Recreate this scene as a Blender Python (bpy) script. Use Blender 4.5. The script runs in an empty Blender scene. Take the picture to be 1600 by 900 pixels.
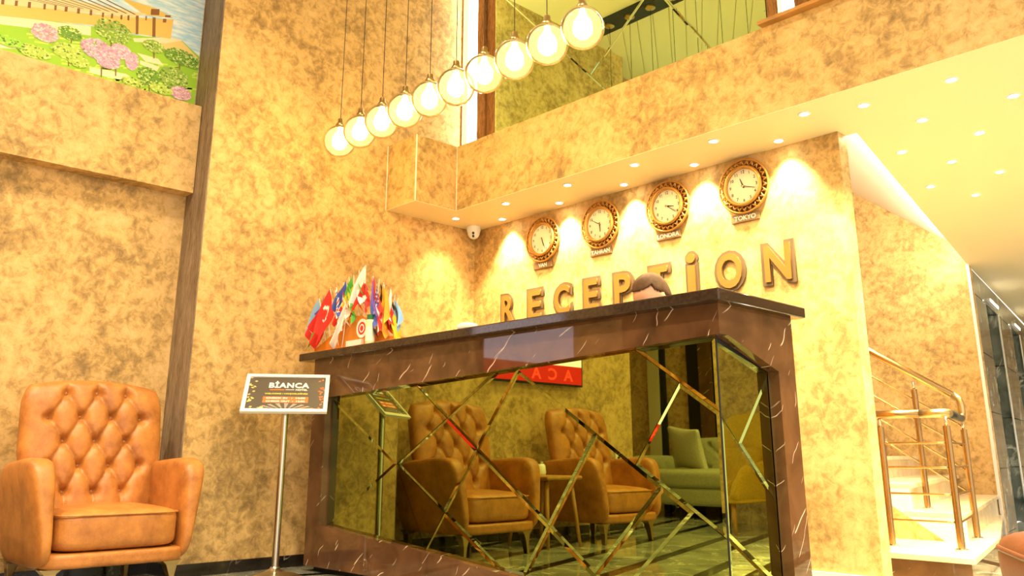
import bpy, bmesh, math, random
from math import sin, cos, pi, radians, sqrt, exp
from mathutils import Matrix, Vector
random.seed(7)
scene = bpy.context.scene
col = scene.collection

# ------------------------------------------------------------------ camera
cam_d = bpy.data.cameras.new('camera')
cam = bpy.data.objects.new('camera', cam_d); col.objects.link(cam)
cam_d.sensor_width = 36.0
cam_d.lens = 1329.33 / 1600 * 36
cam_d.shift_y = -0.0547
cam_d.clip_start = 0.05
yaw, pitch = radians(46.065), radians(14.758)
fw = Vector((-sin(yaw) * cos(pitch), cos(yaw) * cos(pitch), sin(pitch)))
rt = Vector((cos(yaw), sin(yaw), 0)); up = rt.cross(fw)
R = Matrix((rt, up, -fw)).transposed().to_4x4()
cam.matrix_world = Matrix.Translation((4.828, -4.248, 0.64)) @ R
scene.camera = cam

# ------------------------------------------------------------------ world, daylight through the open glazed side
wd = bpy.data.worlds.new('world'); scene.world = wd; wd.use_nodes = True
bg = wd.node_tree.nodes['Background']
bg.inputs[0].default_value = (1.0, 0.91, 0.78, 1); bg.inputs[1].default_value = 1.35
scene.view_settings.view_transform = 'Standard'
scene.view_settings.look = 'None'
scene.view_settings.gamma = 1.0
scene.view_settings.use_curve_mapping = False
scene.view_settings.exposure = 0.55
WARM = (1.0, 0.78, 0.42)

# ------------------------------------------------------------------ mesh helpers
class MB:
    def __init__(s): s.v = []; s.f = []; s.m = []
    def add(s, vs, fs, mi=0):
        o = len(s.v); s.v += [tuple(p) for p in vs]
        for f in fs: s.f.append(tuple(i + o for i in f)); s.m.append(mi)
        return s
    def box(s, x0, x1, y0, y1, z0, z1, mi=0):
        vs = [(x, y, z) for x in (x0, x1) for y in (y0, y1) for z in (z0, z1)]
        return s.add(vs, [(0, 1, 3, 2), (4, 6, 7, 5), (0, 4, 5, 1), (2, 3, 7, 6), (0, 2, 6, 4), (1, 5, 7, 3)], mi)
    def prism(s, poly, fn, d0, d1, mi=0):
        n = len(poly)
        vs = [fn(a, b, d0) for a, b in poly] + [fn(a, b, d1) for a, b in poly]
        fs = [tuple(range(n - 1, -1, -1)), tuple(range(n, 2 * n))] + [(i, (i + 1) % n, n + (i + 1) % n, n + i) for i in range(n)]
        return s.add(vs, fs, mi)
    def tube(s, pts, r, n=10, cap=True, mi=0):
        pts = [Vector(p) for p in pts]; m = len(pts)
        rr = r if isinstance(r, (list, tuple)) else [r] * m
        vs = []; prev = None
        for i, p in enumerate(pts):
            t = (pts[min(i + 1, m - 1)] - pts[max(i - 1, 0)]).normalized()
            if prev is None:
                a = t.cross(Vector((0, 0, 1)))
                if a.length < 1e-3: a = Vector((1, 0, 0))
                a.normalize()
            else:
                a = (prev - t * prev.dot(t)).normalized()
            prev = a; b = t.cross(a)
            vs += [p + (a * cos(2 * pi * k / n) + b * sin(2 * pi * k / n)) * rr[i] for k in range(n)]
        fs = [(i * n + k, i * n + (k + 1) % n, (i + 1) * n + (k + 1) % n, (i + 1) * n + k) for i in range(m - 1) for k in range(n)]
        if cap: fs += [tuple(range(n - 1, -1, -1)), tuple(range((m - 1) * n, m * n))]
        return s.add(vs, fs, mi)
    def lathe(s, prof, n=20, fn=None, mi=0, closed=False):
        fn = fn or (lambda x, y, z: (x, y, z)); m = len(prof)
        vs = [fn(r * cos(2 * pi * k / n), r * sin(2 * pi * k / n), z) for r, z in prof for k in range(n)]
        last = m if closed else m - 1
        fs = [(i * n + k, i * n + (k + 1) % n, ((i + 1) % m) * n + (k + 1) % n, ((i + 1) % m) * n + k) for i in range(last) for k in range(n)]
        if not closed:
            fs += [tuple(range(n - 1, -1, -1)), tuple(range((m - 1) * n, m * n))]
        return s.add(vs, fs, mi)
    def grid(s, nu, nv, fn, mi=0, mfn=None):
        o = len(s.v)
        s.v += [tuple(fn(i / nu, j / nv)) for i in range(nu + 1) for j in range(nv + 1)]
        for i in range(nu):
            for j in range(nv):
                a = o + i * (nv + 1) + j
                s.f.append((a, a + 1, a + nv + 2, a + nv + 1)); s.m.append(mfn((i + .5) / nu, (j + .5) / nv) if mfn else mi)
        return s
    def soft(s, warp, p=6, n=8, mi=0):
        # rounded cube whose points in [-1,1]^3 pass through warp
        idx = {}; vs = []
        def vert(q):
            k = tuple(round(c, 5) for c in q)
            if k not in idx:
                # even spacing towards the rim
                q = [sin(c * pi / 2) * .5 + c * .5 for c in q]
                L = (abs(q[0]) ** p + abs(q[1]) ** p + abs(q[2]) ** p) ** (1 / p)
                idx[k] = len(vs); vs.append(tuple(warp(*[c / L for c in q])))
            return idx[k]
        fs = []
        for ax in range(3):
            for sg in (-1, 1):
                for i in range(n):
                    for j in range(n):
                        quad = []
                        for di, dj in ((0, 0), (1, 0), (1, 1), (0, 1)):
                            q = [0, 0, 0]; q[ax] = sg
                            q[(ax + 1) % 3] = -1 + 2 * (i + di) / n; q[(ax + 2) % 3] = -1 + 2 * (j + dj) / n
                            quad.append(vert(q))
                        fs.append(tuple(quad if sg > 0 else quad[::-1]))
        return s.add(vs, fs, mi)
    def build(s, name, mats, parent=None, smooth=False, bevel=0, fix=True, seg=2):
        me = bpy.data.meshes.new(name); me.from_pydata(s.v, [], s.f)
        if not isinstance(mats, (list, tuple)): mats = [mats]
        for m in mats: me.materials.append(m)
        if len(mats) > 1: me.polygons.foreach_set('material_index', s.m)
        if fix:
            bm = bmesh.new(); bm.from_mesh(me); bmesh.ops.recalc_face_normals(bm, faces=bm.faces); bm.to_mesh(me); bm.free()
        if smooth: me.polygons.foreach_set('use_smooth', [True] * len(me.polygons))
        me.update()
        return link(name, me, parent, bevel, seg)

def link(name, me, parent=None, bevel=0, seg=2):
    o = bpy.data.objects.new(name, me); col.objects.link(o)
    if parent is not None: o.parent = parent
    if bevel:
        b = o.modifiers.new('bevel', 'BEVEL'); b.width = bevel; b.segments = seg; b.limit_method = 'ANGLE'; b.angle_limit = radians(40)
    return o
def tag(o, label=None, cat=None, group=None, kind=None):
    if label: o['label'] = label
    if cat: o['category'] = cat
    if group: o['group'] = group
    if kind: o['kind'] = kind
    return o
def thing(name, label, cat, loc=(0, 0, 0), rz=0, group=None):
    o = bpy.data.objects.new(name, None); col.objects.link(o); o.empty_display_size = .1
    o.location = loc; o.rotation_euler = (0, 0, rz)
    return tag(o, label, cat, group)
def copy_tree(o, parent=None):
    c = o.copy(); col.objects.link(c)
    if parent is not None: c.parent = parent
    for ch in [q for q in bpy.data.objects if q.parent == o]: copy_tree(ch, c)
    return c
def struct(name, mb, mat, parent=None, **k):
    o = mb.build(name, mat, parent, **k)
    if parent is None: o['kind'] = 'structure'
    return o
def smooth_angle(o, deg=40):
    me = o.data
    me.polygons.foreach_set('use_smooth', [True] * len(me.polygons))
    bm = bmesh.new(); bm.from_mesh(me)
    for e in bm.edges:
        if len(e.link_faces) == 2 and e.calc_face_angle() > radians(deg): e.smooth = False
    bm.to_mesh(me); bm.free(); return o
def text_mesh(txt, size, extrude=0.0, offset=0.0, align='CENTER', res=4, space=1.0):
    cu = bpy.data.curves.new('lettering', 'FONT'); cu.body = txt; cu.size = size; cu.extrude = extrude; cu.offset = offset
    cu.align_x = align; cu.align_y = 'CENTER'; cu.resolution_u = res; cu.space_character = space
    o = bpy.data.objects.new('lettering', cu); col.objects.link(o)
    dg = bpy.context.evaluated_depsgraph_get(); dg.update()
    me = bpy.data.meshes.new_from_object(o.evaluated_get(dg))
    bpy.data.objects.remove(o); bpy.data.curves.remove(cu)
    return me
def text_obj(name, txt, size, mat, parent, mw, extrude=.001, offset=0., width=None, height=None, space=1.0):
    me = text_mesh(txt, size, extrude, offset, space=space)
    if width or height:
        xs = [v.co.x for v in me.vertices]; ys = [v.co.y for v in me.vertices]
        sx = width / (max(xs) - min(xs)) if width else 1; sy = height / (max(ys) - min(ys)) if height else (sx if width else 1)
        cx, cy = (max(xs) + min(xs)) / 2, (max(ys) + min(ys)) / 2
        for v in me.vertices: v.co.x = (v.co.x - cx) * sx; v.co.y = (v.co.y - cy) * sy
    me.materials.clear(); me.materials.append(mat)
    o = link(name, me, parent); o.matrix_local = mw
    return o
def clip(poly, a, b, c):          # keep a*x+b*y<=c
    out = []; n = len(poly)
    for i in range(n):
        p, q = poly[i], poly[(i + 1) % n]
        dp, dq = a * p[0] + b * p[1] - c, a * q[0] + b * q[1] - c
        if dp <= 0: out.append(p)
        if dp * dq < 0:
            t = dp / (dp - dq); out.append((p[0] + t * (q[0] - p[0]), p[1] + t * (q[1] - p[1])))
    return out
def parea(p): return .5 * sum(p[i][0] * p[(i + 1) % len(p)][1] - p[(i + 1) % len(p)][0] * p[i][1] for i in range(len(p)))
def inset(poly, d):
    if parea(poly) < 0: poly = poly[::-1]
    out = poly
    for i in range(len(poly)):
        p, q = poly[i], poly[(i + 1) % len(poly)]
        L = math.hypot(q[0] - p[0], q[1] - p[1])
        if L < 1e-5: continue
        nx, ny = (q[1] - p[1]) / L, -(q[0] - p[0]) / L      # outward
        out = clip(out, nx, ny, nx * p[0] + ny * p[1] - d)
        if len(out) < 3: return []
    return out
def split_panes(poly, segs):
    polys = [poly]
    for x0, y0, x1, y1 in segs:
        dx, dy = x1 - x0, y1 - y0; L = math.hypot(dx, dy); ux, uy = dx / L, dy / L
        nx, ny = -uy, ux; c = nx * x0 + ny * y0
        new = []
        for p in polys:
            a, b = clip(p, nx, ny, c), clip(p, -nx, -ny, -c)
            if len(a) < 3 or len(b) < 3 or abs(parea(a)) < 2e-4 or abs(parea(b)) < 2e-4: new.append(p); continue
            ts = [(q[0] - x0) * ux + (q[1] - y0) * uy for q in a if abs(nx * q[0] + ny * q[1] - c) < 1e-6]
            if len(ts) < 2: new.append(p); continue
            lo, hi = min(ts), max(ts)
            cov = max(0, min(hi, L + .03) - max(lo, -.03)) / (hi - lo)
            if cov > .6: new += [a, b]
            else: new.append(p)
        polys = new
    return polys
def pane_mesh(poly, fn, bev=.011, depth=.0016, th=.004):
    if parea(poly) < 0: poly = poly[::-1]
    o = inset(poly, .0008); i = inset(poly, bev)
    mb = MB()
    if len(i) != len(o) or len(i) < 3:
        mb.prism(o, fn, -th, 0)
        return mb
    n = len(o)
    vs = [fn(a, b, -th) for a, b in o] + [fn(a, b, -depth) for a, b in o] + [fn(a, b, 0) for a, b in i]
    # match inset corners to the outer ones
    st = min(range(n), key=lambda k: math.hypot(i[k][0] - o[0][0], i[k][1] - o[0][1]))
    inn = [2 * n + (st + k) % n for k in range(n)]
    fs = [tuple(range(n - 1, -1, -1)), tuple(inn)]
    for k in range(n):
        k2 = (k + 1) % n
        fs += [(k, k2, n + k2, n + k), (n + k, n + k2, inn[k2], inn[k])]
    mb.add(vs, fs); return mb

# ------------------------------------------------------------------ materials
def nodes(name):
    m = bpy.data.materials.new(name); m.use_nodes = True
    nt = m.node_tree; return m, nt, nt.nodes['Principled BSDF']
def mat(name, c, rough=.5, metal=0., spec=.5, emit=None, es=0., noise=None, bump=0., coat=0.):
    m, nt, b = nodes(name)
    b.inputs['Base Color'].default_value = (*c, 1); b.inputs['Roughness'].default_value = rough
    b.inputs['Metallic'].default_value = metal; b.inputs['Specular IOR Level'].default_value = spec
    b.inputs['Coat Weight'].default_value = coat
    if emit: b.inputs['Emission Color'].default_value = (*emit, 1); b.inputs['Emission Strength'].default_value = es
    if noise:
        sc_, amt = noise
        tc = nt.nodes.new('ShaderNodeTexCoord'); n = nt.nodes.new('ShaderNodeTexNoise'); n.inputs['Scale'].default_value = sc_; n.inputs['Detail'].default_value = 6
        r = nt.nodes.new('ShaderNodeValToRGB')
        r.color_ramp.elements[0].position = .3; r.color_ramp.elements[1].position = .7
        r.color_ramp.elements[0].color = (*[x * (1 - amt) for x in c], 1); r.color_ramp.elements[1].color = (*[min(1, x * (1 + amt)) for x in c], 1)
        nt.links.new(tc.outputs['Object'], n.inputs['Vector']); nt.links.new(n.outputs['Fac'], r.inputs['Fac']); nt.links.new(r.outputs['Color'], b.inputs['Base Color'])
        if bump:
            bp = nt.nodes.new('ShaderNodeBump'); bp.inputs['Strength'].default_value = bump; bp.inputs['Distance'].default_value = .01
            nt.links.new(n.outputs['Fac'], bp.inputs['Height']); nt.links.new(bp.outputs['Normal'], b.inputs['Normal'])
    return m
def wallpaper(name, cols, scale=1.9, bump=.25, rough=.55, stretch=None):
    m, nt, b = nodes(name); N = nt.nodes.new; L = nt.links.new
    geo = N('ShaderNodeNewGeometry'); mp = N('ShaderNodeMapping'); L(geo.outputs['Position'], mp.inputs['Vector'])
    if stretch: mp.inputs['Scale'].default_value = stretch
    n1 = N('ShaderNodeTexNoise'); n1.inputs['Scale'].default_value = scale; n1.inputs['Detail'].default_value = 9; n1.inputs['Roughness'].default_value = .62; n1.inputs['Distortion'].default_value = .7
    n2 = N('ShaderNodeTexNoise'); n2.inputs['Scale'].default_value = scale * 6; n2.inputs['Detail'].default_value = 8; n2.inputs['Roughness'].default_value = .72; n2.inputs['Distortion'].default_value = .5
    L(mp.outputs[0], n1.inputs['Vector']); L(mp.outputs[0], n2.inputs['Vector'])
    mx = N('ShaderNodeMath'); mx.operation = 'MULTIPLY_ADD'; mx.inputs[1].default_value = .60
    L(n2.outputs['Fac'], mx.inputs[0])
    sb = N('ShaderNodeMath'); sb.operation = 'MULTIPLY'; sb.inputs[1].default_value = .44; L(n1.outputs['Fac'], sb.inputs[0]); L(sb.outputs[0], mx.inputs[2])
    r = N('ShaderNodeValToRGB'); e = r.color_ramp.elements
    pos = [.38, .47, .54, .64]
    e[0].position = pos[0]; e[0].color = (*cols[0], 1); e[1].position = pos[3]; e[1].color = (*cols[3], 1)
    for k in (1, 2):
        q = e.new(pos[k]); q.color = (*cols[k], 1)
    L(mx.outputs[0], r.inputs['Fac']); L(r.outputs['Color'], b.inputs['Base Color'])
    b.inputs['Roughness'].default_value = rough; b.inputs['Specular IOR Level'].default_value = .3
    bp = N('ShaderNodeBump'); bp.inputs['Strength'].default_value = bump; bp.inputs['Distance'].default_value = .006
    L(mx.outputs[0], bp.inputs['Height']); L(bp.outputs['Normal'], b.inputs['Normal'])
    return m
def marble(name, base, dark, vein, rough=.08, vscale=1.6, vth=.012, dirn=(20, 50), coat=0., second=True, stretch=.28, vdir=((.55, .45, .70), (.30, .2, .9)), lines=None):
    m, nt, b = nodes(name); N = nt.nodes.new; L = nt.links.new
    geo = N('ShaderNodeNewGeometry')
    n1 = N('ShaderNodeTexNoise'); n1.inputs['Scale'].default_value = 5; n1.inputs['Detail'].default_value = 8; n1.inputs['Distortion'].default_value = .8
    L(geo.outputs['Position'], n1.inputs['Vector'])
    r = N('ShaderNodeValToRGB'); e = r.color_ramp.elements; e[0].position = .32; e[0].color = (*dark, 1); e[1].position = .7; e[1].color = (*base, 1)
    L(n1.outputs['Fac'], r.inputs['Fac'])
    cur = r.outputs['Color']
    for k in range(0 if lines else 2):
        m0 = N('ShaderNodeMapping'); m0.inputs['Rotation'].default_value = Vector(vdir[k]).normalized().rotation_difference(Vector((0, 0, 1))).to_euler(); m0.inputs['Location'].default_value = (k * 3.1, .7, k)
        mp = N('ShaderNodeMapping'); mp.inputs['Scale'].default_value = (1, 1, stretch)
        L(geo.outputs['Position'], m0.inputs['Vector']); L(m0.outputs[0], mp.inputs['Vector'])
        n2 = N('ShaderNodeTexNoise'); n2.inputs['Scale'].default_value = vscale * (1 + .7 * k); n2.inputs['Detail'].default_value = 5 if stretch > .2 else 2; n2.inputs['Roughness'].default_value = .55; n2.inputs['Distortion'].default_value = .5 if stretch > .2 else .06
        L(mp.outputs[0], n2.inputs['Vector'])
        s = N('ShaderNodeMath'); s.operation = 'SUBTRACT'; s.inputs[1].default_value = .5; L(n2.outputs['Fac'], s.inputs[0])
        a = N('ShaderNodeMath'); a.operation = 'ABSOLUTE'; L(s.outputs[0], a.inputs[0])
        lt = N('ShaderNodeMapRange'); lt.inputs['From Min'].default_value = 0; lt.inputs['From Max'].default_value = vth * (1 if k == 0 else .6); lt.inputs['To Min'].default_value = 1; lt.inputs['To Max'].default_value = 0
        L(a.outputs[0], lt.inputs['Value'])
        n3 = N('ShaderNodeTexNoise'); n3.inputs['Scale'].default_value = 4.5; L(geo.outputs['Position'], n3.inputs['Vector'])
        mr = N('ShaderNodeMapRange'); mr.inputs['From Min'].default_value = .48; mr.inputs['From Max'].default_value = .62; L(n3.outputs['Fac'], mr.inputs['Value'])
        mu = N('ShaderNodeMath'); mu.operation = 'MULTIPLY'; L(lt.outputs[0], mu.inputs[0]); L(mr.outputs[0], mu.inputs[1])
        mix = N('ShaderNodeMix'); mix.data_type = 'RGBA'; L(mu.outputs[0], mix.inputs['Factor']); L(cur, mix.inputs['A']); mix.inputs['B'].default_value = (*vein, 1)
        cur = mix.outputs['Result']
    for k, (fr_, th, amp, gate) in enumerate(lines or ()):
        # straight diagonal hairline veins, broken up by a mask
        dt = N('ShaderNodeVectorMath'); dt.operation = 'DOT_PRODUCT'; dt.inputs[1].default_value = ((.75, .75, -1), (.95, .95, -.8))[k % 2]
        L(geo.outputs['Position'], dt.inputs[0])
        nn = N('ShaderNodeTexNoise'); nn.inputs['Scale'].default_value = 1.7 + k; nn.inputs['Detail'].default_value = 3; L(geo.outputs['Position'], nn.inputs['Vector'])
        ma = N('ShaderNodeMath'); ma.operation = 'MULTIPLY_ADD'; ma.inputs[1].default_value = amp; L(nn.outputs['Fac'], ma.inputs[0])
        mf_ = N('ShaderNodeMath'); mf_.operation = 'MULTIPLY'; mf_.inputs[1].default_value = fr_; L(dt.outputs['Value'], mf_.inputs[0]); L(mf_.outputs[0], ma.inputs[2])
        pp = N('ShaderNodeMath'); pp.operation = 'PINGPONG'; pp.inputs[1].default_value = .5; L(ma.outputs[0], pp.inputs[0])
        lt = N('ShaderNodeMapRange'); lt.inputs['From Min'].default_value = th * .4; lt.inputs['From Max'].default_value = th; lt.inputs['To Min'].default_value = 1; lt.inputs['To Max'].default_value = 0
        L(pp.outputs[0], lt.inputs['Value'])
        n3 = N('ShaderNodeTexNoise'); n3.inputs['Scale'].default_value = 6 + 3 * k; n3.inputs['Detail'].default_value = 1; L(geo.outputs['Position'], n3.inputs['Vector'])
        mr = N('ShaderNodeMapRange'); mr.inputs['From Min'].default_value = gate; mr.inputs['From Max'].default_value = gate + .06; L(n3.outputs['Fac'], mr.inputs['Value'])
        mu_ = N('ShaderNodeMath'); mu_.operation = 'MULTIPLY'; L(lt.outputs[0], mu_.inputs[0]); L(mr.outputs[0], mu_.inputs[1])
        mix = N('ShaderNodeMix'); mix.data_type = 'RGBA'; L(mu_.outputs[0], mix.inputs['Factor']); L(cur, mix.inputs['A']); mix.inputs['B'].default_value = (*vein, 1)
        cur = mix.outputs['Result']
    L(cur, b.inputs['Base Color']); b.inputs['Roughness'].default_value = rough; b.inputs['Coat Weight'].default_value = coat
    return m
def leather(name, c1, c2, rough=.42):
    m, nt, b = nodes(name); N = nt.nodes.new; L = nt.links.new
    tc = N('ShaderNodeTexCoord')
    n1 = N('ShaderNodeTexNoise'); n1.inputs['Scale'].default_value = 9; n1.inputs['Detail'].default_value = 8; n1.inputs['Roughness'].default_value = .7
    n2 = N('ShaderNodeTexVoronoi'); n2.inputs['Scale'].default_value = 150
    L(tc.outputs['Object'], n1.inputs['Vector']); L(tc.outputs['Object'], n2.inputs['Vector'])
    r = N('ShaderNodeValToRGB'); e = r.color_ramp.elements; e[0].position = .35; e[0].color = (*c1, 1); e[1].position = .68; e[1].color = (*c2, 1)
    L(n1.outputs['Fac'], r.inputs['Fac']); L(r.outputs['Color'], b.inputs['Base Color'])
    bp = N('ShaderNodeBump'); bp.inputs['Strength'].default_value = .18; bp.inputs['Distance'].default_value = .002
    L(n2.outputs['Distance'], bp.inputs['Height']); L(bp.outputs['Normal'], b.inputs['Normal'])
    b.inputs['Roughness'].default_value = rough; return m
def emission(name, c, s): return mat(name, c, .5, emit=c, es=s)

PAPER = wallpaper('mottled_wallpaper', [(.26, .165, .065), (.43, .275, .10), (.62, .40, .155), (.73, .50, .225)], 3.0)
STRIPW = wallpaper('brown_streaked_paint', [(.10, .07, .045), (.20, .14, .09), (.27, .20, .14), (.36, .29, .22)], 3.0, .1, .5, (6, 6, .7))
CREAM = mat('cream_paint', (.86, .72, .44), .6)
WHITE = mat('white_paint', (.82, .78, .72), .6)
HALLC = mat('hall_ceiling_paint', (.70, .66, .58), .5)
DARKB = marble('dark_baseboard_stone', (.03, .022, .016), (.012, .01, .008), (.3, .25, .2), .12)
BROWNM = marble('brown_veined_marble', (.17, .080, .036), (.085, .039, .018), (.78, .60, .46), .03, lines=((5.0, .020, 1.8, .555), (8.0, .018, 2.4, .59)))
GRAN = mat('dark_polished_granite', (.036, .022, .015), .07, noise=(70, .3))
MIRR = mat('olive_tinted_mirror', (.34, .39, .10), .012, 1.0)
MIRU = mat('green_tinted_mirror', (.72, .97, .50), .012, 1.0)
COPPER = wallpaper('copper_brown_veneer', [(.10, .04, .012), (.22, .10, .03), (.32, .15, .05), (.42, .22, .08)], 3, .05, .35, (5, 5, 1))
LED = emission('led_white', (1.0, .92, .74), 12.0)
LEDC = emission('cove_led_white', (1.0, .90, .68), 75.0)
GOLD = mat('gilded_plastic', (.62, .33, .09), .32, .75)
BRONZE = mat('bronze_mirror_acrylic', (.46, .23, .06), .25, .5)
LBACK = mat('taupe_letter_backing', (.12, .075, .04), .5)
PLATE = mat('plate_brown', (.26, .15, .07), .35)
INKW = mat('white_ink', (.9, .88, .84), .5)
INKD = mat('dark_ink', (.02, .018, .016), .5)
FACE = mat('clock_face_cream', (.90, .84, .66), .4)
LEATH = leather('tan_leather', (.33, .115, .024), (.58, .235, .052))
LEATHD = leather('red_brown_leather', (.13, .026, .011), (.21, .045, .018))
BRASS = mat('aged_brass', (.50, .36, .16), .28, 1.0)
STEEL = mat('brushed_steel', (.62, .58, .52), .22, 1.0)
BRONZES = mat('bronze_steel', (.38, .23, .09), .22, 1.0)
DARKM = mat('black_metal', (.03, .028, .025), .35, .6)
BLACK = mat('matte_black', (.012, .012, .012), .6)
WPLAST = mat('white_plastic', (.85, .84, .80), .35)
WOOD = mat('honey_wood', (.46, .22, .05), .4, noise=(7, .25))
SOFAF = mat('olive_grey_fabric', (.42, .40, .24), .9, noise=(60, .12), bump=.15)
PILF = mat('beige_linen', (.58, .54, .36), .9, noise=(90, .15), bump=.2)
YELF = mat('mustard_fabric', (.62, .38, .03), .9, noise=(60, .12), bump=.15)
CREAMM = marble('cream_stair_marble', (.80, .68, .46), (.66, .54, .34), (.45, .36, .22), .2, 2.2, .008, (20, 70))
GREYM = marble('grey_green_marble', (.28, .30, .27), (.09, .11, .10), (.70, .70, .62), .07, 2.6, .03, (12, 40))
GREENM = marble('teal_marble_glass', (.16, .24, .21), (.04, .08, .08), (.66, .70, .52), .05, 3.2, .045, (30, -40))
FLOORM = marble('green_grey_floor_marble', (.44, .44, .36), (.15, .16, .12), (.75, .72, .58), .06, 3.0, .030, (60, 20))
CREAMF = marble('cream_floor_marble', (.74, .64, .46), (.58, .48, .32), (.40, .33, .22), .08, 2.2, .01, (30, 60))
FLOORD = marble('black_floor_marble', (.014, .014, .012), (.008, .008, .007), (.3, .3, .25), .06, 2, .006)
GROUT = mat('floor_grout', (.05, .05, .045), .4)
BOARD = mat('pale_board', (.70, .62, .40), .45)

def glass_amber():
    m = bpy.data.materials.new('amber_globe_glass'); m.use_nodes = True; nt = m.node_tree; nt.nodes.clear(); N = nt.nodes.new; L = nt.links.new
    out = N('ShaderNodeOutputMaterial'); tr = N('ShaderNodeBsdfTransparent'); tr.inputs[0].default_value = (1, .90, .62, 1)
    gl = N('ShaderNodeBsdfGlossy'); gl.inputs['Roughness'].default_value = .03
    tl = N('ShaderNodeBsdfTranslucent'); tl.inputs[0].default_value = (1, .74, .30, 1)
    lw = N('ShaderNodeLayerWeight'); lw.inputs[0].default_value = .12
    m1 = N('ShaderNodeMixShader'); m1.inputs[0].default_value = .17; L(tr.outputs[0], m1.inputs[1]); L(tl.outputs[0], m1.inputs[2])
    m2 = N('ShaderNodeMixShader'); L(lw.outputs['Fresnel'], m2.inputs[0]); L(m1.outputs[0], m2.inputs[1]); L(gl.outputs[0], m2.inputs[2])
    L(m2.outputs[0], out.inputs[0]); return m
GLOBE = glass_amber()

# ------------------------------------------------------------------ the room
ZS, ZP, ZC = 2.338, 2.82, 4.5          # soffit, parapet top, lobby ceiling
struct('floor', MB().box(-2.3, 7.2, -7.5, 4.1, -.10, -.012), GROUT)
struct('floor_hall', MB().prism([(2.3, 4.1), (7, 4.1), (7, 9.5), (1.0, 9.5), (1.2, 8.9), (2.2, 4.1)], lambda a, b, d: (a, b, d), -.10, 0), FLOORM)
floor = bpy.data.objects['floor']
ang = math.atan2(.95, .31); fx, fy = cos(ang), sin(ang)
def room_clip(p):
    for a, b, c in ((1, 0, 7.2), (-1, 0, 2.3), (0, 1, 4.1), (0, -1, 7.5)):
        p = clip(p, a, b, c)
        if len(p) < 3: return []
    return p
top_fn = lambda a, b, d: (a, b, d)
for k in range(-10, 26):
    o = k * .47 - 1.0
    def rect(u0, u1, w0, w1): return [(fx * u + fy * w, fy * u - fx * w) for u, w in ((u0, w0), (u1, w0), (u1, w1), (u0, w1))]
    p = room_clip(rect(-14, 14, o + .38, o + .468))
    if len(p) > 2: MB().prism(p, top_fn, -.012, 0).build('dark_strip_tile', FLOORD, floor)
    for j in range(-11, 12):
        p = room_clip(rect(j * 1.2 + (k % 2) * .6, j * 1.2 + 1.198 + (k % 2) * .6, o, o + .378))
        if len(p) > 2: MB().prism(p, top_fn, -.012, 0).build('tile', FLOORM, floor)

struct('wall_left', MB().box(-.42, 0, -2.161, .1, 0, ZC), PAPER)
struct('trim_1', MB().box(-.293, -.002, -2.168, -2.1605, 0, ZC), STRIPW)
struct('wall_left_recess', MB().box(-.42, -.293, -5.09, -2.161, 0, ZC), PAPER)
struct('trim_2', MB().box(-.293, -.18, -5.09, -2.172, 2.22, 2.797), PAPER)
struct('wall_alcove_side', MB().box(-2.3, -.42, -5.09, -4.99, 0, ZC), PAPER)
struct('wall_alcove_end', MB().box(-2.3, -2.2, -7.4, -5.09, 0, ZC), PAPER)
struct('wall_front', MB().box(-2.3, 7.0, -7.5, -7.4, 0, ZC), PAPER)
struct('baseboard_left', MB().box(0, .014, -2.161, -.02, 0, .067), DARKB)
struct('baseboard_left_recess', MB().box(-.293, -.279, -5.09, -2.168, 0, .067), DARKB)
struct('baseboard_left_end', MB().box(-.279, 0, -2.182, -2.168, 0, .067), DARKB)
struct('baseboard_front', MB().box(-2.2, 7.0, -7.4, -7.385, 0, .067), DARKB)

struct('wall_back', MB().box(0, 2.95, 0, .1, 0, ZS), PAPER)
struct('baseboard_back', MB().box(0.02, 2.955, -.014, 0, 0, .085), WHITE)
struct('wall_back_upper', MB().box(0, 7.0, -.08, .1, ZP - .06, ZC), PAPER)
struct('wall_balcony_end', MB().box(0, .343, -.849, -.47, ZS, ZP), PAPER)
struct('wall_balcony', MB().box(.343, 7.0, -.481, -.38, ZS, ZP), PAPER)
struct('trim_19', MB().box(0, .012, -.16, -.105, ZP, 4.46), COPPER)
struct('trim_3', MB().box(.339, .347, -.4845, -.478, ZS, ZP), WHITE)
struct('trim_4', MB().box(.338, .346, -.8525, -.846, ZS, ZP), WHITE)
struct('trim_5', MB().box(.0, .006, -.8525, -.846, ZS, ZP), WHITE)
struct('ceiling_balcony', MB().prism([(0, -.8485), (.3425, -.8485), (.3425, -.4805), (7, -.4805), (7, 9), (1.36, 9), (2.244, 4.017), (3.01, .1), (0, .1)], top_fn, ZS - .003, ZS + .12), CREAM)
struct('floor_balcony', MB().box(0.0, 7.0, -.39, .0, ZP - .1, ZP - .06), CREAM)
struct('trim_6', MB().box(2.815, 3.6, -.53, -.37, ZP, ZP + .022), WOOD, bevel=.004)

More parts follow.
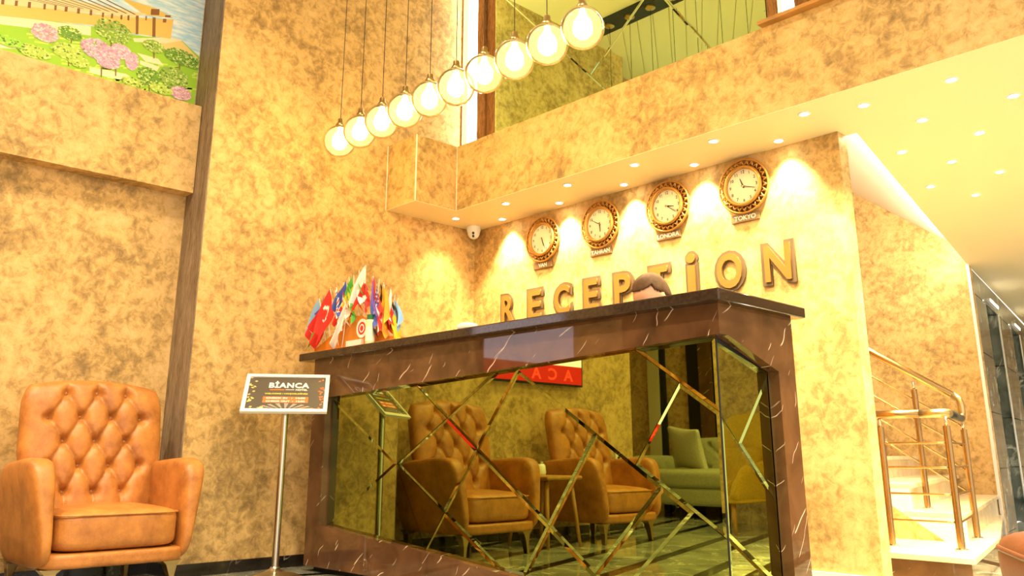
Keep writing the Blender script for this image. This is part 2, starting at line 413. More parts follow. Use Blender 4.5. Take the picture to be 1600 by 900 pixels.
# stairwell: sloping soffit with a light strip tucked behind the slab edge
edge = lambda y: 3.01 - (y - .1) * (3.01 - 2.244) / (4.017 - .1)
def slope_pt(t, y, d):
    x = edge(y) - t
    return (x, y, ZS + .13 + .79 * t + d)
struct('ceiling_stair', MB().add([slope_pt(t, y, d) for d in (0, .06) for t, y in ((0, .1), (0, 4.017), (2.6, 4.017), (2.6, .1))],
       [(0, 1, 2, 3), (7, 6, 5, 4), (0, 4, 5, 1), (1, 5, 6, 2), (2, 6, 7, 3), (3, 7, 4, 0)]), WHITE)
cove = thing('light_strip', 'long white light strip tucked behind the ceiling edge of the stairwell', 'light strip')
strip_m = LEDC
MB().add([(edge(y) - dx, y, z) for y in (.16, 3.9) for dx in (.004, .02) for z in (ZS + .04, ZS + .10)],
         [(0, 1, 3, 2), (4, 6, 7, 5), (0, 4, 5, 1), (2, 3, 7, 6), (0, 2, 6, 4), (1, 5, 7, 3)]).build('diffuser', LEDC, cove)
struct('wall_stair', MB().box(-1.6, 2.244, 4.017, 4.117, 0, ZC), PAPER)
struct('wall_stair_end', MB().box(-1.7, -1.6, .1, 4.1, 0, ZC), PAPER)

# stairs behind the reception wall
RISE = .16
stairs = thing('staircase', 'cream marble staircase with a white side climbing left behind the reception wall', 'stairs', (0, 0, 0))
MB().prism([(1.4, .43), (3.2, .43), (2.92, 1.70), (2.262, 3.95), (2.24, 4.01), (1.4, 4.01)], top_fn, 0, RISE - .03).build('landing_base', BROWNM, stairs)
MB().prism([(1.4, .41), (3.225, .41), (2.94, 1.70), (2.275, 3.95), (2.24, 4.012), (1.4, 4.012)], top_fn, RISE - .03, RISE).build('landing_slab', CREAMM, stairs, bevel=.004)
nos = lambda y, k: 2.94 - (y - 1.205) * .248 - .30 * (k - 1)
for k in range(1, 10):
    z0, z1 = RISE * k, RISE * (k + 1)
    MB().prism([(nos(1.22, k) - .02, 1.22), (nos(4.0, k) - .02, 4.0), (nos(4.0, k) - .42, 4.0), (nos(1.22, k) - .42, 1.22)], top_fn, z0 if k > 1 else RISE, z1 - .03).build('riser', CREAMM, stairs)
    MB().prism([(nos(1.205, k), 1.205), (nos(4.01, k), 4.01), (nos(4.01, k) - .36, 4.01), (nos(1.205, k) - .36, 1.205)], top_fn, z1 - .03, z1).build('tread', CREAMM, stairs, bevel=.004)
stg = MB(); lowz = lambda x: RISE + (2.80 - x) * .65
for k in range(1, 8):
    xa, xb_ = nos(1.2, k) - .015, nos(1.2, k + 1) - .015
    if k == 1: stg.prism([(2.80, RISE), (xa, RISE), (xa, RISE * 2 - .03), (2.80, RISE * 2 - .03)], lambda a, b, d: (a, d, b), 1.207, 1.225); xa = 2.80
    stg.prism([(xb_, lowz(xb_)), (xa, lowz(xa)), (xa, RISE * (k + 1) - .03), (xb_, RISE * (k + 1) - .03)], lambda a, b, d: (a, d, b), 1.207, 1.225)
stg.build('stringer', mat('white_stringer_paint', (.85, .80, .70), .45), stairs)
MB().prism([(2.80, RISE), (1.2, RISE), (1.2, RISE + 1.6 * .65)], lambda a, b, d: (a, d, b), 1.210, 1.224).build('spandrel', PAPER, stairs)

rail = thing('stair_railing', 'bronze steel stair railing with round posts and thin rods on the landing', 'railing')
def post(x, y, z0, z1):
    p = MB().tube([(x, y, z0), (x, y, z1)], .019, 14).build('post', BRONZES, rail, smooth=True)
    smooth_angle(p)
    MB().tube([(x, y, z1), (x, y, z1 + .05)], .009, 10).build('post_pin', STEEL, p, smooth=True)
    MB().lathe([(.036, 0), (.036, .006), (.021, .012)], 16, lambda a, b, c: (a + x, b + y, c + z0)).build('foot_ring', STEEL, p)
for x, y in ((3.05, .748), (2.87, 1.53), (2.70, .72)): post(x, y, RISE, .80)
post(2.60, 1.53, RISE * 2, 1.06); post(1.95, 1.53, RISE * 4, 1.46)
MB().tube([(2.55, .715, .868), (2.92, .737, .868)], .023, 14).build('handrail', BRONZES, rail, smooth=True)
MB().tube([(2.92, .737, .868), (2.99, .742, .868), (3.03, .746, .868), (3.05, .77, .868), (3.045, .82, .868)], .0235, 14).build('elbow', BRASS, rail, smooth=True)
MB().tube([(3.045, .82, .868), (2.875, 1.50, .868)], .023, 14).build('handrail', DARKM, rail, smooth=True)
MB().tube([(2.875, 1.50, .868), (2.87, 1.53, .875), (2.87, 1.535, .90), (2.87, 1.535, .955), (2.865, 1.535, .985), (2.83, 1.535, 1.01)], .0235, 14).build('elbow', BRASS, rail, smooth=True)
MB().tube([(2.83, 1.535, 1.01), (1.6, 1.535, 1.80)], .023, 14).build('handrail', BRONZES, rail, smooth=True)
for z in (.30, .44, .58, .71):
    MB().tube([(2.45, .71, z), (2.70, .72, z), (3.0, .742, z), (3.04, .75, z), (3.05, .79, z), (2.87, 1.53, z)], .006, 8).build('rod', BRONZES, rail, smooth=True)
for dz in (.17, .30, .44, .57):
    MB().tube([(2.87, 1.535, .985 - dz), (1.6, 1.535, 1.80 - dz)], .006, 8).build('rod', BRONZES, rail, smooth=True)

# lift wall, turned ten degrees
d2 = Vector((-.177, .984, 0)); n2 = Vector((.984, .177, 0)); P0 = Vector((2.244, 4.017, 0))
ew = lambda s, z, d: tuple(P0 + d2 * s + n2 * d + Vector((0, 0, z)))
lift = MB().prism([(.16, 0), (5, 0), (5, ZS - .004), (.16, ZS - .004)], ew, -.30, -.14)
lw = struct('wall_right_lift', lift, GREYM)
def slab(s0, s1, z0, z1, m=GREYM):
    s0 = max(s0, .03); MB().prism([(s0 + .004, z0 + .004), (s1 - .004, z0 + .004), (s1 - .004, z1 - .004), (s0 + .004, z1 - .004)], ew, -.14, 0).build('slab', m, lw)
zj = [0, .534, 1.025, 1.56, 2.10]
for a, b in ((0, .93), (1.75, 2.95), (3.70, 5.0)):
    for z0, z1 in zip(zj[:-1], zj[1:]): slab(a, b, z0, z1)
for a, b in ((0, 1.75), (1.75, 3.7), (3.7, 5)): slab(a, b, 2.10, ZS - .004)
for i, (a, b) in enumerate(((.93, 1.75), (2.95, 3.70))):
    dr = struct('door_%d' % (i + 1), MB().prism([(a, 0), (b, 0), (b, 2.1), (a, 2.1)], ew, -.14, -.10), DARKM)
    for z0, z1 in zip(zj[:-1], zj[1:]):
        h = (a + b) / 2
        for s0, s1 in ((a, h), (h, b)):
            MB().prism([(s0 + .006, z0 + .006), (s1 - .006, z0 + .006), (s1 - .006, z1 - .006), (s0 + .006, z1 - .006)], ew, -.10, -.085).build('panel', GREENM, dr)
    struct('trim_%d' % (7 + i), MB().prism([(b - .02, 0), (b + .03, 0), (b + .03, 2.1), (b - .02, 2.1)], ew, .0, .012), WPLAST)
    lp = thing('wall_lamp', ('slim white lamp above the nearer lift door', 'slim white lamp above the farther lift door')[i], 'lamp')
    MB().prism([(a + .1, 2.14), (b - .1, 2.14), (b - .1, 2.17), (a + .1, 2.17)], ew, 0, .03).build('body', WPLAST, lp)
    MB().prism([(a + .12, 2.144), (b - .12, 2.144), (b - .12, 2.166), (a + .12, 2.166)], ew, .03, .034).build('diffuser', LED, lp)
struct('trim_9', MB().prism([(-.012, 0), (.012, 0), (.012, ZS), (-.012, ZS)], ew, -.01, .014), WPLAST)
struct('wall_hall_end', MB().box(1.0, 7, 8.9, 9.0, 0, ZS), PAPER)
struct('wall_right', MB().box(4.7, 7.0, 3.5, 3.6, 0, ZS), PAPER)

# lobby ceiling: plain strip, dark beam, diagonal boards
ceil = struct('ceiling', MB().box(-2.3, 7.0, -7.5, .1, ZC, ZC + .1), CREAM)
struct('trim_10', MB().box(-.3, 7.0, -1.62, -1.44, ZC - .06, ZC), BLACK)
ca = radians(56); bx_, by_ = cos(ca), sin(ca)
for k in range(-6, 62):
    w0 = k * .145 + .25
    p = [(bx_ * u + by_ * w_, by_ * u - bx_ * w_) for u, w_ in ((-14, w0), (6, w0), (6, w0 + .139), (-14, w0 + .139))]
    for a, b, c in ((1, 0, 7.0), (-1, 0, .29), (0, 1, -1.62), (0, -1, 7.4)):
        p = clip(p, a, b, c)
        if len(p) < 3: break
    if len(p) > 2: MB().prism(p, top_fn, ZC - .015, ZC).build('board', BOARD, ceil)
# mirror wall of the upper floor
mw_ = lambda a, b, d: (a, -.12 - d, b)
um = thing('mirror_wall', 'green tinted diamond-cut mirror wall on the upper floor above the balcony', 'mirror', (0, 0, 0))
MB().box(.345, 2.66, -.112, -.081, ZP - .05, 4.46).build('backing', BLACK, um)
USEG = [(0.399, 4.205, 0.886, 3.665), (0.803, 3.395, 1.217, 3.088), (1.217, 3.088, 1.785, 3.559), (1.785, 3.559, 2.30, 3.99), (1.977, 3.479, 2.252, 3.061), (1.217, 3.088, 1.0, 2.90), (1.785, 3.559, 1.977, 3.479)]
for p in split_panes([(.35, ZP - .04), (2.655, ZP - .04), (2.655, 4.45), (.35, 4.45)], [(.2, 4.426, 1.9, 2.53), (1.217, 3.088, 2.60, 4.23), (.75, 3.435, 1.3, 3.03), (1.60, 4.05, 2.45, 2.76)]):
    pane_mesh(p, lambda a, b, d: (a, -.117 - d, b)).build('mirror_pane', MIRU, um)
for i, (x0, x1) in enumerate(((.0, .145), (2.735, 2.83))):
    q = thing('light_strip', ('tall white light strip in the corner beside the green mirror wall', 'white light strip at the far end of the green mirror wall')[i], 'light strip', group=None)
    MB().box(x0 + .008, x1 - .004, -.10, -.081, ZP - .05, 4.46).build('diffuser', LED, q)
for i, (x0, x1) in enumerate(((.147, .235), (.24, .343), (2.664, 2.733), (2.832, 2.93))):
    struct('trim_%d' % (11 + i), MB().box(x0, x1, -.125 + .02 * (i == 1), -.081, ZP - .05, 4.46), COPPER, bevel=.004)

# ------------------------------------------------------------------ reception desk
YF, XR, ZB = -1.47, 3.07, 1.204       # front face, right face, underside of the worktop
XL = .20
desk = thing('reception_desk', 'brown marble reception desk with a recessed diamond-cut mirror front', 'desk', (1.6, -1.2, 0))
def W2L(o):                            # build in world coordinates under a root that stands elsewhere
    o.matrix_parent_inverse = Matrix.Translation(o.parent.location).inverted(); return o
fr = lambda a, b, d: (a, d, b)
sd = lambda a, b, d: (d, a, b)
zt = lambda x: .976 + (x - .336) * .0401      # mirror opening, top and bottom edges
zb = lambda x: .252 - (x - .41) * .0806
W2L(MB().prism([(XL, zt(XL)), (XR, zt(XR)), (XR, ZB), (XL, ZB)], fr, YF, YF + .06).build('top_band', BROWNM, desk))
W2L(MB().prism([(XL, .03), (.345, .03), (.345, zt(.345)), (XL, zt(XL))], fr, YF + .0005, YF + .06).build('left_stile', BROWNM, desk))
W2L(MB().prism([(.345, .03), (XR, .03), (XR, zb(XR)), (.345, zb(.345))], fr, YF + .001, YF + .06).build('bottom_band', BROWNM, desk))
W2L(MB().box(XL + .03, 3.03, YF + .05, -.96, 0, .031).build('plinth', BLACK, desk))
W2L(MB().box(XL, XL + .03, YF + .06, -.92, .03, ZB).build('left_panel', BROWNM, desk))
W2L(MB().prism([(YF + .06, zt(XR)), (-1.05, .972), (-1.05, .03), (-.915, .03), (-.915, ZB), (YF + .06, ZB)], sd, XR - .05, XR).build('side_panel', BROWNM, desk))
W2L(MB().prism([(YF + .06, .03), (-1.05, .03), (-1.05, .05), (YF + .06, .04)], sd, XR - .05, XR).build('side_sill', BROWNM, desk))
W2L(MB().box(XL + .03, XR - .052, -.945, -.92, .03, ZB - .4).build('back_panel', mat('desk_back_laminate', (.10, .05, .025), .5), desk))
W2L(MB().box(XL + .03, XR - .052, -1.405, -1.385, .03, ZB).build('carcass_front', BLACK, desk))
W2L(MB().box(3.0, 3.012, -1.405, -.95, .03, ZB).build('carcass_side', BLACK, desk))
FSEG = [(0.436, 0.921, 1.772, 0.165), (1.767, 1.02, 0.441, 0.289), (1.163, 0.999, 2.375, 0.175), (1.935, 1.027, 1.272, 0.196), (1.935, 1.033, 2.995, 0.361), (0.752, 0.976, 1.262, 0.195), (2.408, 0.731, 1.972, 0.128), (2.638, 1.06, 3.011, 0.804), (2.837, 0.914, 2.617, 0.616), (2.738, 0.52, 2.36, 0.151), (2.878, 0.431, 2.606, 0.186)]
SSEG = [(-1.42, 0.36, -1.06, 0.14), (-1.42, 0.792, -1.06, 0.465), (-1.287, 0.707, -1.06, 0.957)]
for p in split_panes([(.347, zb(.347)), (3.018, zb(3.018)), (3.018, zt(3.018)), (.347, zt(.347))], FSEG):
    W2L(pane_mesh(p, lambda a, b, d: (a, -1.42 - d, b), .015, .0022).build('mirror_pane', MIRR, desk))
for p in split_panes([(-1.418, .05), (-1.052, .05), (-1.052, .97), (-1.418, 1.065)], SSEG):
    W2L(pane_mesh(p, lambda a, b, d: (3.02 + d, a, b), .015, .0022).build('mirror_pane', MIRR, desk))
W2L(MB().tube([(3.024, -1.424, .04), (3.024, -1.424, 1.08)], .004, 8).build('corner_bead', DARKM, desk))

top = MB().box(.11, 3.115, -1.531, -.868, ZB, 1.25).build('desk_worktop', GRAN, bevel=.006, seg=3)
tag(top, 'long dark polished granite worktop on the reception desk', 'worktop')

# ------------------------------------------------------------------ letters, clocks, plates on the back wall
FW = Matrix(((1, 0, 0, 0), (0, 0, -1, 0), (0, 1, 0, 0), (0, 0, 0, 1)))       # text plane facing -Y
def facing(x, y, z): return Matrix.Translation((x, y, z)) @ FW
LET = [('R', .311, .480), ('E', .584, .749), ('C', .842, 1.020), ('E', 1.113, 1.269), ('P', 1.372, 1.544), ('T', 1.656, 1.830), ('I', 1.935, 2.034), ('O', 2.140, 2.344), ('N', 2.448, 2.646)]
which = {0: 'leftmost letter R of the wall sign', 1: 'first letter E of the wall sign, after the R', 2: 'letter C in the wall sign between two letters E',
         3: 'second letter E of the wall sign, between C and P', 4: 'letter P in the wall sign next to the head', 5: 'letter T in the wall sign behind the head',
         6: 'dotted capital i in the wall sign, left of the O', 7: 'letter O in the wall sign under the right clocks', 8: 'rightmost letter N of the wall sign'}
for i, (ch, x0, x1) in enumerate(LET):
    cx, wd_ = (x0 + x1) / 2, x1 - x0
    t = thing('wall_letter', 'bronze mirrored ' + which[i], 'letter', (cx, 0, 1.673), group='letters of the reception sign')
    hb, hf = .244, .206
    if ch == 'I':
        MB().prism([(-.045, -.122), (.045, -.122), (.045, .088), (-.045, .088)], fr, -.012, -.001).build('backing', LBACK, t)
        MB().prism([(-.027, -.103), (.027, -.103), (.027, .072), (-.027, .072)], fr, -.022, -.0122).build('face', BRONZE, t)
        disc = lambda r: [(r * cos(a * pi / 12), .116 + r * sin(a * pi / 12)) for a in range(24)]
        MB().prism(disc(.046), fr, -.0118, -.001).build('backing', LBACK, t)
        MB().prism(disc(.030), fr, -.022, -.0122).build('dot', BRONZE, t)
        continue
    text_obj('backing', ch, .29, LBACK, t, facing(0, -.0065, 0), .0055, .020, wd_ + .006, hb)
    text_obj('face', ch, .29, BRONZE, t, facing(0, -.0172, 0), .005, .0075, wd_ - .040, hf)

NUMS = {}
def clock(name, cx, zc, hh, mm, label, city, plabel):
    t = thing('wall_clock', label, 'clock', (cx, 0, zc), group='clocks on the reception wall')
    fl = lambda x, y, z: (x, -z, y)
    R_ = .166
    o = MB().lathe([(.02, .002), (.150, .002), (.150, .012), (.02, .012)], 40, fl, closed=True).build('back_plate', mat('clock_back_umber', (.20, .09, .02), .5), t)
    prof = lambda rc, zc_, a, b, n=8: [(rc + a * cos(2 * pi * k / n), zc_ + b * sin(2 * pi * k / n)) for k in range(n)]
    MB().lathe(prof(R_ - .007, .024, .007, .008), 48, fl, closed=True).build('outer_ring', GOLD, t, smooth=True)
    MB().lathe(prof(.113, .034, .011, .013), 48, fl, closed=True).build('inner_ring', GOLD, t, smooth=True)
    lat = MB()
    nb = 26
    for k in range(nb):
        a = 2 * pi * k / nb; da = 2 * pi / nb
        for sgn in (1, -1):
            pts = []
            for j in range(5):
                q = j / 4; r = .122 + (.156 - .122) * q; aa = a + sgn * da * (.65 * q)
                pts.append(fl(r * cos(aa), r * sin(aa), .022 + .010 * sin(pi * q)))
            lat.tube(pts, .0035, 6)
        aa = a + da * .5
        lat.lathe([(.0001, .030), (.008, .029), (.0095, .024), (.0085, .02)], 8, lambda x, y, z, aa=aa: fl(.139 * cos(aa) + x, .139 * sin(aa) + y, z))
    lat.build('lattice', GOLD, t, smooth=True)
    MB().lathe([(.001, .026), (.106, .026), (.106, .014), (.001, .014)], 40, fl).build('dial', FACE, t)
    for h in range(1, 13):
        a = pi / 2 - h * pi / 6
        if h not in NUMS:
            NUMS[h] = text_mesh(str(h), .026, 0, .0005); NUMS[h].materials.clear(); NUMS[h].materials.append(INKD)
        q = link('numeral', NUMS[h], t); q.matrix_local = facing(.085 * cos(a), -.0268, .085 * sin(a))
    for nm, ang_, ln, wd_, d in (('hour_hand', pi / 2 - (hh % 12 + mm / 60) * pi / 6, .052, .005, .029), ('minute_hand', pi / 2 - mm * pi / 30, .080, .0032, .031)):
        ux, uy = cos(ang_), sin(ang_)
        MB().prism([(-ux * .012 - uy * wd_, -uy * .012 + ux * wd_), (-ux * .012 + uy * wd_, -uy * .012 - ux * wd_), (ux * ln + uy * wd_ * .4, uy * ln - ux * wd_ * .4), (ux * ln - uy * wd_ * .4, uy * ln + ux * wd_ * .4)],
                   lambda a, b, dd: (a, -dd, b), d, d + .001).build(nm, INKD, t)
    MB().lathe([(.001, .034), (.005, .034), (.005, .028), (.001, .028)], 12, fl).build('hub', GOLD, t)
    p = thing('name_plate', plabel, 'sign', (cx - .012, 0, zc - .182), group='city plates under the clocks')
    MB().box(-.0915, .0915, -.012, -.001, -.024, .024).build('plate', PLATE, p, bevel=.002)
    text_obj('lettering', city, .04, INKW, p, facing(0, -.0125, 0), .0006, .0012, None, .028)
clock('van', .755, 2.131, 5, 26, 'round gilded openwork clock above the plate reading VAN', 'VAN', 'small brown plate reading VAN under the leftmost clock')
clock('tah', 1.290, 2.136, 5, 50, 'round gilded openwork clock above the plate reading TAHRAN', 'TAHRAN', 'small brown plate reading TAHRAN under the second clock')
clock('lon', 1.838, 2.145, 3, 21, 'round gilded openwork clock above the plate reading LONDRA', 'LONDRA', 'small brown plate reading LONDRA under the third clock')
clock('tok', 2.376, 2.151, 11, 18, 'round gilded openwork clock above the plate reading TOKYO', 'TOKYO', 'small brown plate reading TOKYO under the rightmost clock')

# ------------------------------------------------------------------ recessed spots
SPOT = emission('spot_lens', (1.0, .86, .55), 60.0)
spots = ([(x, -.355, 'front') for x in (.19, .725, 1.304, 1.85, 2.403, 2.944)] + [(x, -.10, 'wall') for x in (.419, .994, 1.564, 2.101, 2.657)] +
         [(x, y, 'grid') for x, y in ((3.204, -.245), (3.619, -.243), (3.331, .165), (3.76, .166), (3.473, .574), (3.058, .575), (3.196, .957), (2.92, 1.367), (3.331, 1.369), (3.058, 1.773), (3.61, .957), (3.47, 1.773), (4.04, -.243), (4.18, .166), (3.89, .574), (4.03, .957), (3.75, 1.369))])
proto = None
words = {'front': 'in the row along the balcony edge', 'wall': 'in the row beside the clock wall', 'grid': 'in the star-like grid on the right ceiling'}
order = {}
ordn = ['first', 'second', 'third', 'fourth', 'fifth', 'sixth', 'seventh', 'eighth', 'ninth', 'tenth', 'eleventh', 'twelfth', 'thirteenth', 'fourteenth', 'fifteenth', 'sixteenth', 'seventeenth']
gridsorted = sorted([s for s in spots if s[2] == 'grid'], key=lambda s: (round(s[1], 1), s[0]))
for s in spots:
    x, y, k = s
    if k == 'grid': n = gridsorted.index(s)
    else: n = order.get(k, 0); order[k] = n + 1
    lab = 'small round recessed spotlight, %s from the left %s' % (ordn[n], words[k]) if k != 'grid' else 'small recessed spotlight %s, %s counting row by row' % (words[k], ordn[n])
    if proto is None:
        proto = o = thing('ceiling_spotlight', lab, 'spotlight', (x, y, ZS - .003))
        MB().lathe([(.022, -.004), (.031, -.004), (.033, 0), (.022, 0)], 20, closed=True).build('bezel', WPLAST, o)
        MB().lathe([(.0222, -.0015), (.0222, -.0035), (.0005, -.008)], 16).build('lens', SPOT, o)
    else:
        o = copy_tree(proto); o.location = (x, y, ZS - .003)
    tag(o, lab, 'spotlight', {'front': 'spotlights along the balcony edge', 'wall': 'spotlights beside the clock wall', 'grid': 'spotlights on the right ceiling'}[k])
    ld = bpy.data.lights.new('spot_light', 'SPOT'); ld.color = (1, .80, .42)
    ld.energy = {'front': 40, 'wall': 60, 'grid': 66}[k]; ld.spot_size = radians({'front': 95, 'wall': 84, 'grid': 110}[k]); ld.spot_blend = .8; ld.shadow_soft_size = .02
    lo = bpy.data.objects.new('spot_light', ld); col.objects.link(lo); lo.parent = o; lo.location = (0, 0, -.012)
    if k == 'wall': lo.rotation_euler = (radians(14), 0, 0)

# out-of-view lamps added to brighten the lift hall
hd_ = None
for i, (x, y) in enumerate(((4.3, 4.6), (4.1, 6.2), (3.9, 7.8))):
    lab = 'added unseen downlight of the lift hall, %s from the stairs' % ordn[i]
    if hd_ is None:
        hd_ = o = thing('hall_fill_light', lab, 'fill_light', (x, y, ZS - .003))
        MB().lathe([(.055, -.006), (.072, -.006), (.075, 0), (.055, 0)], 24, closed=True).build('bezel', WPLAST, o)
        MB().lathe([(.056, -.001), (.056, -.003), (.0005, -.003)], 24).build('diffuser', emission('hall_fill_diffuser', (1, .96, .88), 25), o)
    else: o = copy_tree(hd_); o.location = (x, y, ZS - .003)
    tag(o, lab, 'fill_light', 'added fill lights in the lift hall')
    ld = bpy.data.lights.new('hall_fill_spot', 'SPOT'); ld.color = (1, .95, .86); ld.energy = 130; ld.spot_size = radians(150); ld.spot_blend = .9; ld.shadow_soft_size = .06
    lo = bpy.data.objects.new('hall_fill_spot', ld); col.objects.link(lo); lo.parent = o; lo.location = (0, 0, -.02)

# unseen ceiling lights added as general fill for the double-height lobby
dl = None
for i, (x, y) in enumerate(((1.5, -2.6), (3.4, -2.6), (5.3, -2.6), (1.2, -4.4), (3.2, -4.6), (5.3, -4.6), (1.0, -6.3), (3.2, -6.5))):
    lab = 'added unseen ceiling downlight of the lobby, %s of eight' % ordn[i]
    if dl is None:
        dl = o = thing('lobby_fill_light', lab, 'fill_light', (x, y, ZC - .015))
        MB().lathe([(.075, -.008), (.10, -.008), (.105, 0), (.075, 0)], 28, closed=True).build('bezel', WPLAST, o)
        MB().lathe([(.076, -.001), (.076, -.004), (.0005, -.004)], 28).build('diffuser', emission('lobby_fill_diffuser', (1, .9, .72), 18), o)
    else: o = copy_tree(dl); o.location = (x, y, ZC - .015)
    tag(o, lab, 'fill_light', 'added fill lights in the lobby ceiling')
    ld = bpy.data.lights.new('fill_light', 'SPOT'); ld.color = (1, .82, .52); ld.energy = 190; ld.spot_size = radians(130); ld.spot_blend = .9; ld.shadow_soft_size = .09
    lo = bpy.data.objects.new('fill_light', ld); col.objects.link(lo); lo.parent = o; lo.location = (0, 0, -.03)

# ------------------------------------------------------------------ pendant row
BULB = emission('bulb_filament_glow', (1.0, .80, .42), 42.0)
pd = None
pnames = ['leftmost and farthest', 'second from the left', 'third from the left', 'fourth from the left', 'fifth from the left', 'fifth from the right', 'fourth from the right', 'third from the right', 'second from the right', 'rightmost and nearest']
for i in range(10):
    x = .388 + i * .2296; lab = 'amber glass globe pendant lamp, %s in the hanging row' % pnames[i]
    if pd is None:
        pd = o = thing('pendant_lamp', lab, 'pendant lamp', (x, -1.5, 2.583))
        MB().lathe([(.1 * sin(a * pi / 20) * 1.05 if 0 else .104 * sin(.28 + a * (pi - .281) / 20), .104 * cos(.28 + a * (pi - .281) / 20)) for a in range(21)], 32).build('globe', GLOBE, o, smooth=True, fix=False)
        bm = bmesh.new(); bm.from_mesh(o.children[0].data); bmesh.ops.delete(bm, geom=[f for f in bm.faces if len(f.verts) > 4], context='FACES_ONLY'); bm.to_mesh(o.children[0].data); bm.free()
        MB().lathe([(.030, .096), (.030, .108), (.024, .122), (.017, .126), (.017, .150), (.006, .158)], 18).build('socket_cap', BRASS, o, smooth=True)
        MB().tube([(0, 0, .155), (0, 0, ZC - .08 - 2.583)], .0022, 6).build('cord', DARKM, o)
        MB().lathe([(.045, ZC - .06 - 2.583), (.045, ZC - .075 - 2.583), (.01, ZC - .085 - 2.583)], 18).build('canopy', BRASS, o)
        MB().lathe([(.001, -.052), (.026, -.048), (.044, -.028), (.047, .0), (.041, .030), (.024, .056), (.016, .075), (.014, .094)], 18).build('bulb', BULB, o, smooth=True)
    else: o = copy_tree(pd); o.location = (x, -1.5, 2.583)
    tag(o, lab, 'pendant lamp', 'globe pendants over the desk')

# security dome under the soffit corner
dm = thing('security_camera', 'small white dome security camera in the corner under the soffit', 'camera', (.095, -.095, ZS - .003))
smooth_angle(MB().lathe([(.052, 0), (.053, -.03), (.050, -.04)], 24).build('base', WPLAST, dm))
MB().lathe([(.050, -.04)] + [(.047 * cos(a * pi / 16), -.045 - .05 * sin(a * pi / 16)) for a in range(8)] + [(.001, -.095)], 24).build('dome', WPLAST, dm, smooth=True)
for dz in (-.058, -.080):
    MB().lathe([(.001, .006), (.009, .005), (.011, 0), (.001, 0)], 12, lambda x, y, z, dz=dz: (.0325 * (1 if dz > -.07 else .82) + z * .72 + x * .6, -(.0325 * (1 if dz > -.07 else .82)) - z * .72 + x * .6, dz + y)).build('lens', INKD, dm)

# ------------------------------------------------------------------ tufted armchairs
def tufted_back(hw0, z0, zh, rec, puff, rows, nu=84, nv=80, thick=.085, xb=-.17):
    # rows: list of (t, [s...]) button positions; returns mesh and button points in chair space
    btn = [(s, t) for t, ss in rows for s in ss]
    lines = []
    for (t0, s0), (t1, s1) in zip(rows[:-1], rows[1:]):
        ds = abs(s0[1] - s0[0])
        for a in s0:
            for b in s1:
                if abs(a - b) < ds * .75: lines.append((a, t0, b, t1))
    for s in rows[-1][1]: lines.append((s, rows[-1][0], s, -.05))
    for s in rows[0][1]: lines.append((s, rows[0][0], s * 1.03, rows[0][0] + .06))
    def hw(t): return hw0 * (.87 + .13 * min(1, max(0, t) / .45)) * (1 - .10 * max(0, (t - .80) / .20) ** 2.2)
    def surf(s, t, front=True):
        y = s * hw(t); z = z0 + zh * t - .035 * s * s * max(0, t - .5) * 2 * (zh / .67)
        edge_ = max(0, 1 - abs(s) ** 5) ** .5 * max(0, 1 - max(0, (t - .72) / .28) ** 4) ** .5
        d = 0.
        if front:
            d = puff * edge_
            for bs, bt in btn:
                q = ((s - bs) * hw0) ** 2 + ((t - bt) * zh) ** 2
                d -= .034 * exp(-q / .0007)
            best = 9
            for a, ta, b, tb in lines:
                px, pz = (s - a) * hw0, (t - ta) * zh; lx, lz = (b - a) * hw0, (tb - ta) * zh
                u = max(0, min(1, (px * lx + pz * lz) / (lx * lx + lz * lz)))
                best = min(best, math.hypot(px - u * lx, pz - u * lz))
            d -= .013 * exp(-(best / .006) ** 2) + .009 * exp(-(best / .024) ** 2)
            d = max(d, -.02)
        x = xb - rec * t + (d if front else -thick * (.4 + .6 * edge_))
        return (x, y, z)
    mb = MB()
    mb.grid(nu, nv, lambda a, b: surf(-1 + 2 * a, b, True)); nf = len(mb.v)
    mb.grid(nu, nv, lambda a, b: surf(-1 + 2 * a, b, False))
    ring = [i * (nv + 1) for i in range(nu + 1)] + [nu * (nv + 1) + j for j in range(1, nv + 1)] + [i * (nv + 1) + nv for i in range(nu - 1, -1, -1)] + [j for j in range(nv - 1, 0, -1)]
    for k in range(len(ring)):
        a, b = ring[k], ring[(k + 1) % len(ring)]; mb.f.append((a, b, b + nf, a + nf)); mb.m.append(0)
    return mb, [surf(s, t) for s, t in btn]
R3 = [-.44, 0, .44]; R4 = [-.66, -.22, .22, .66]
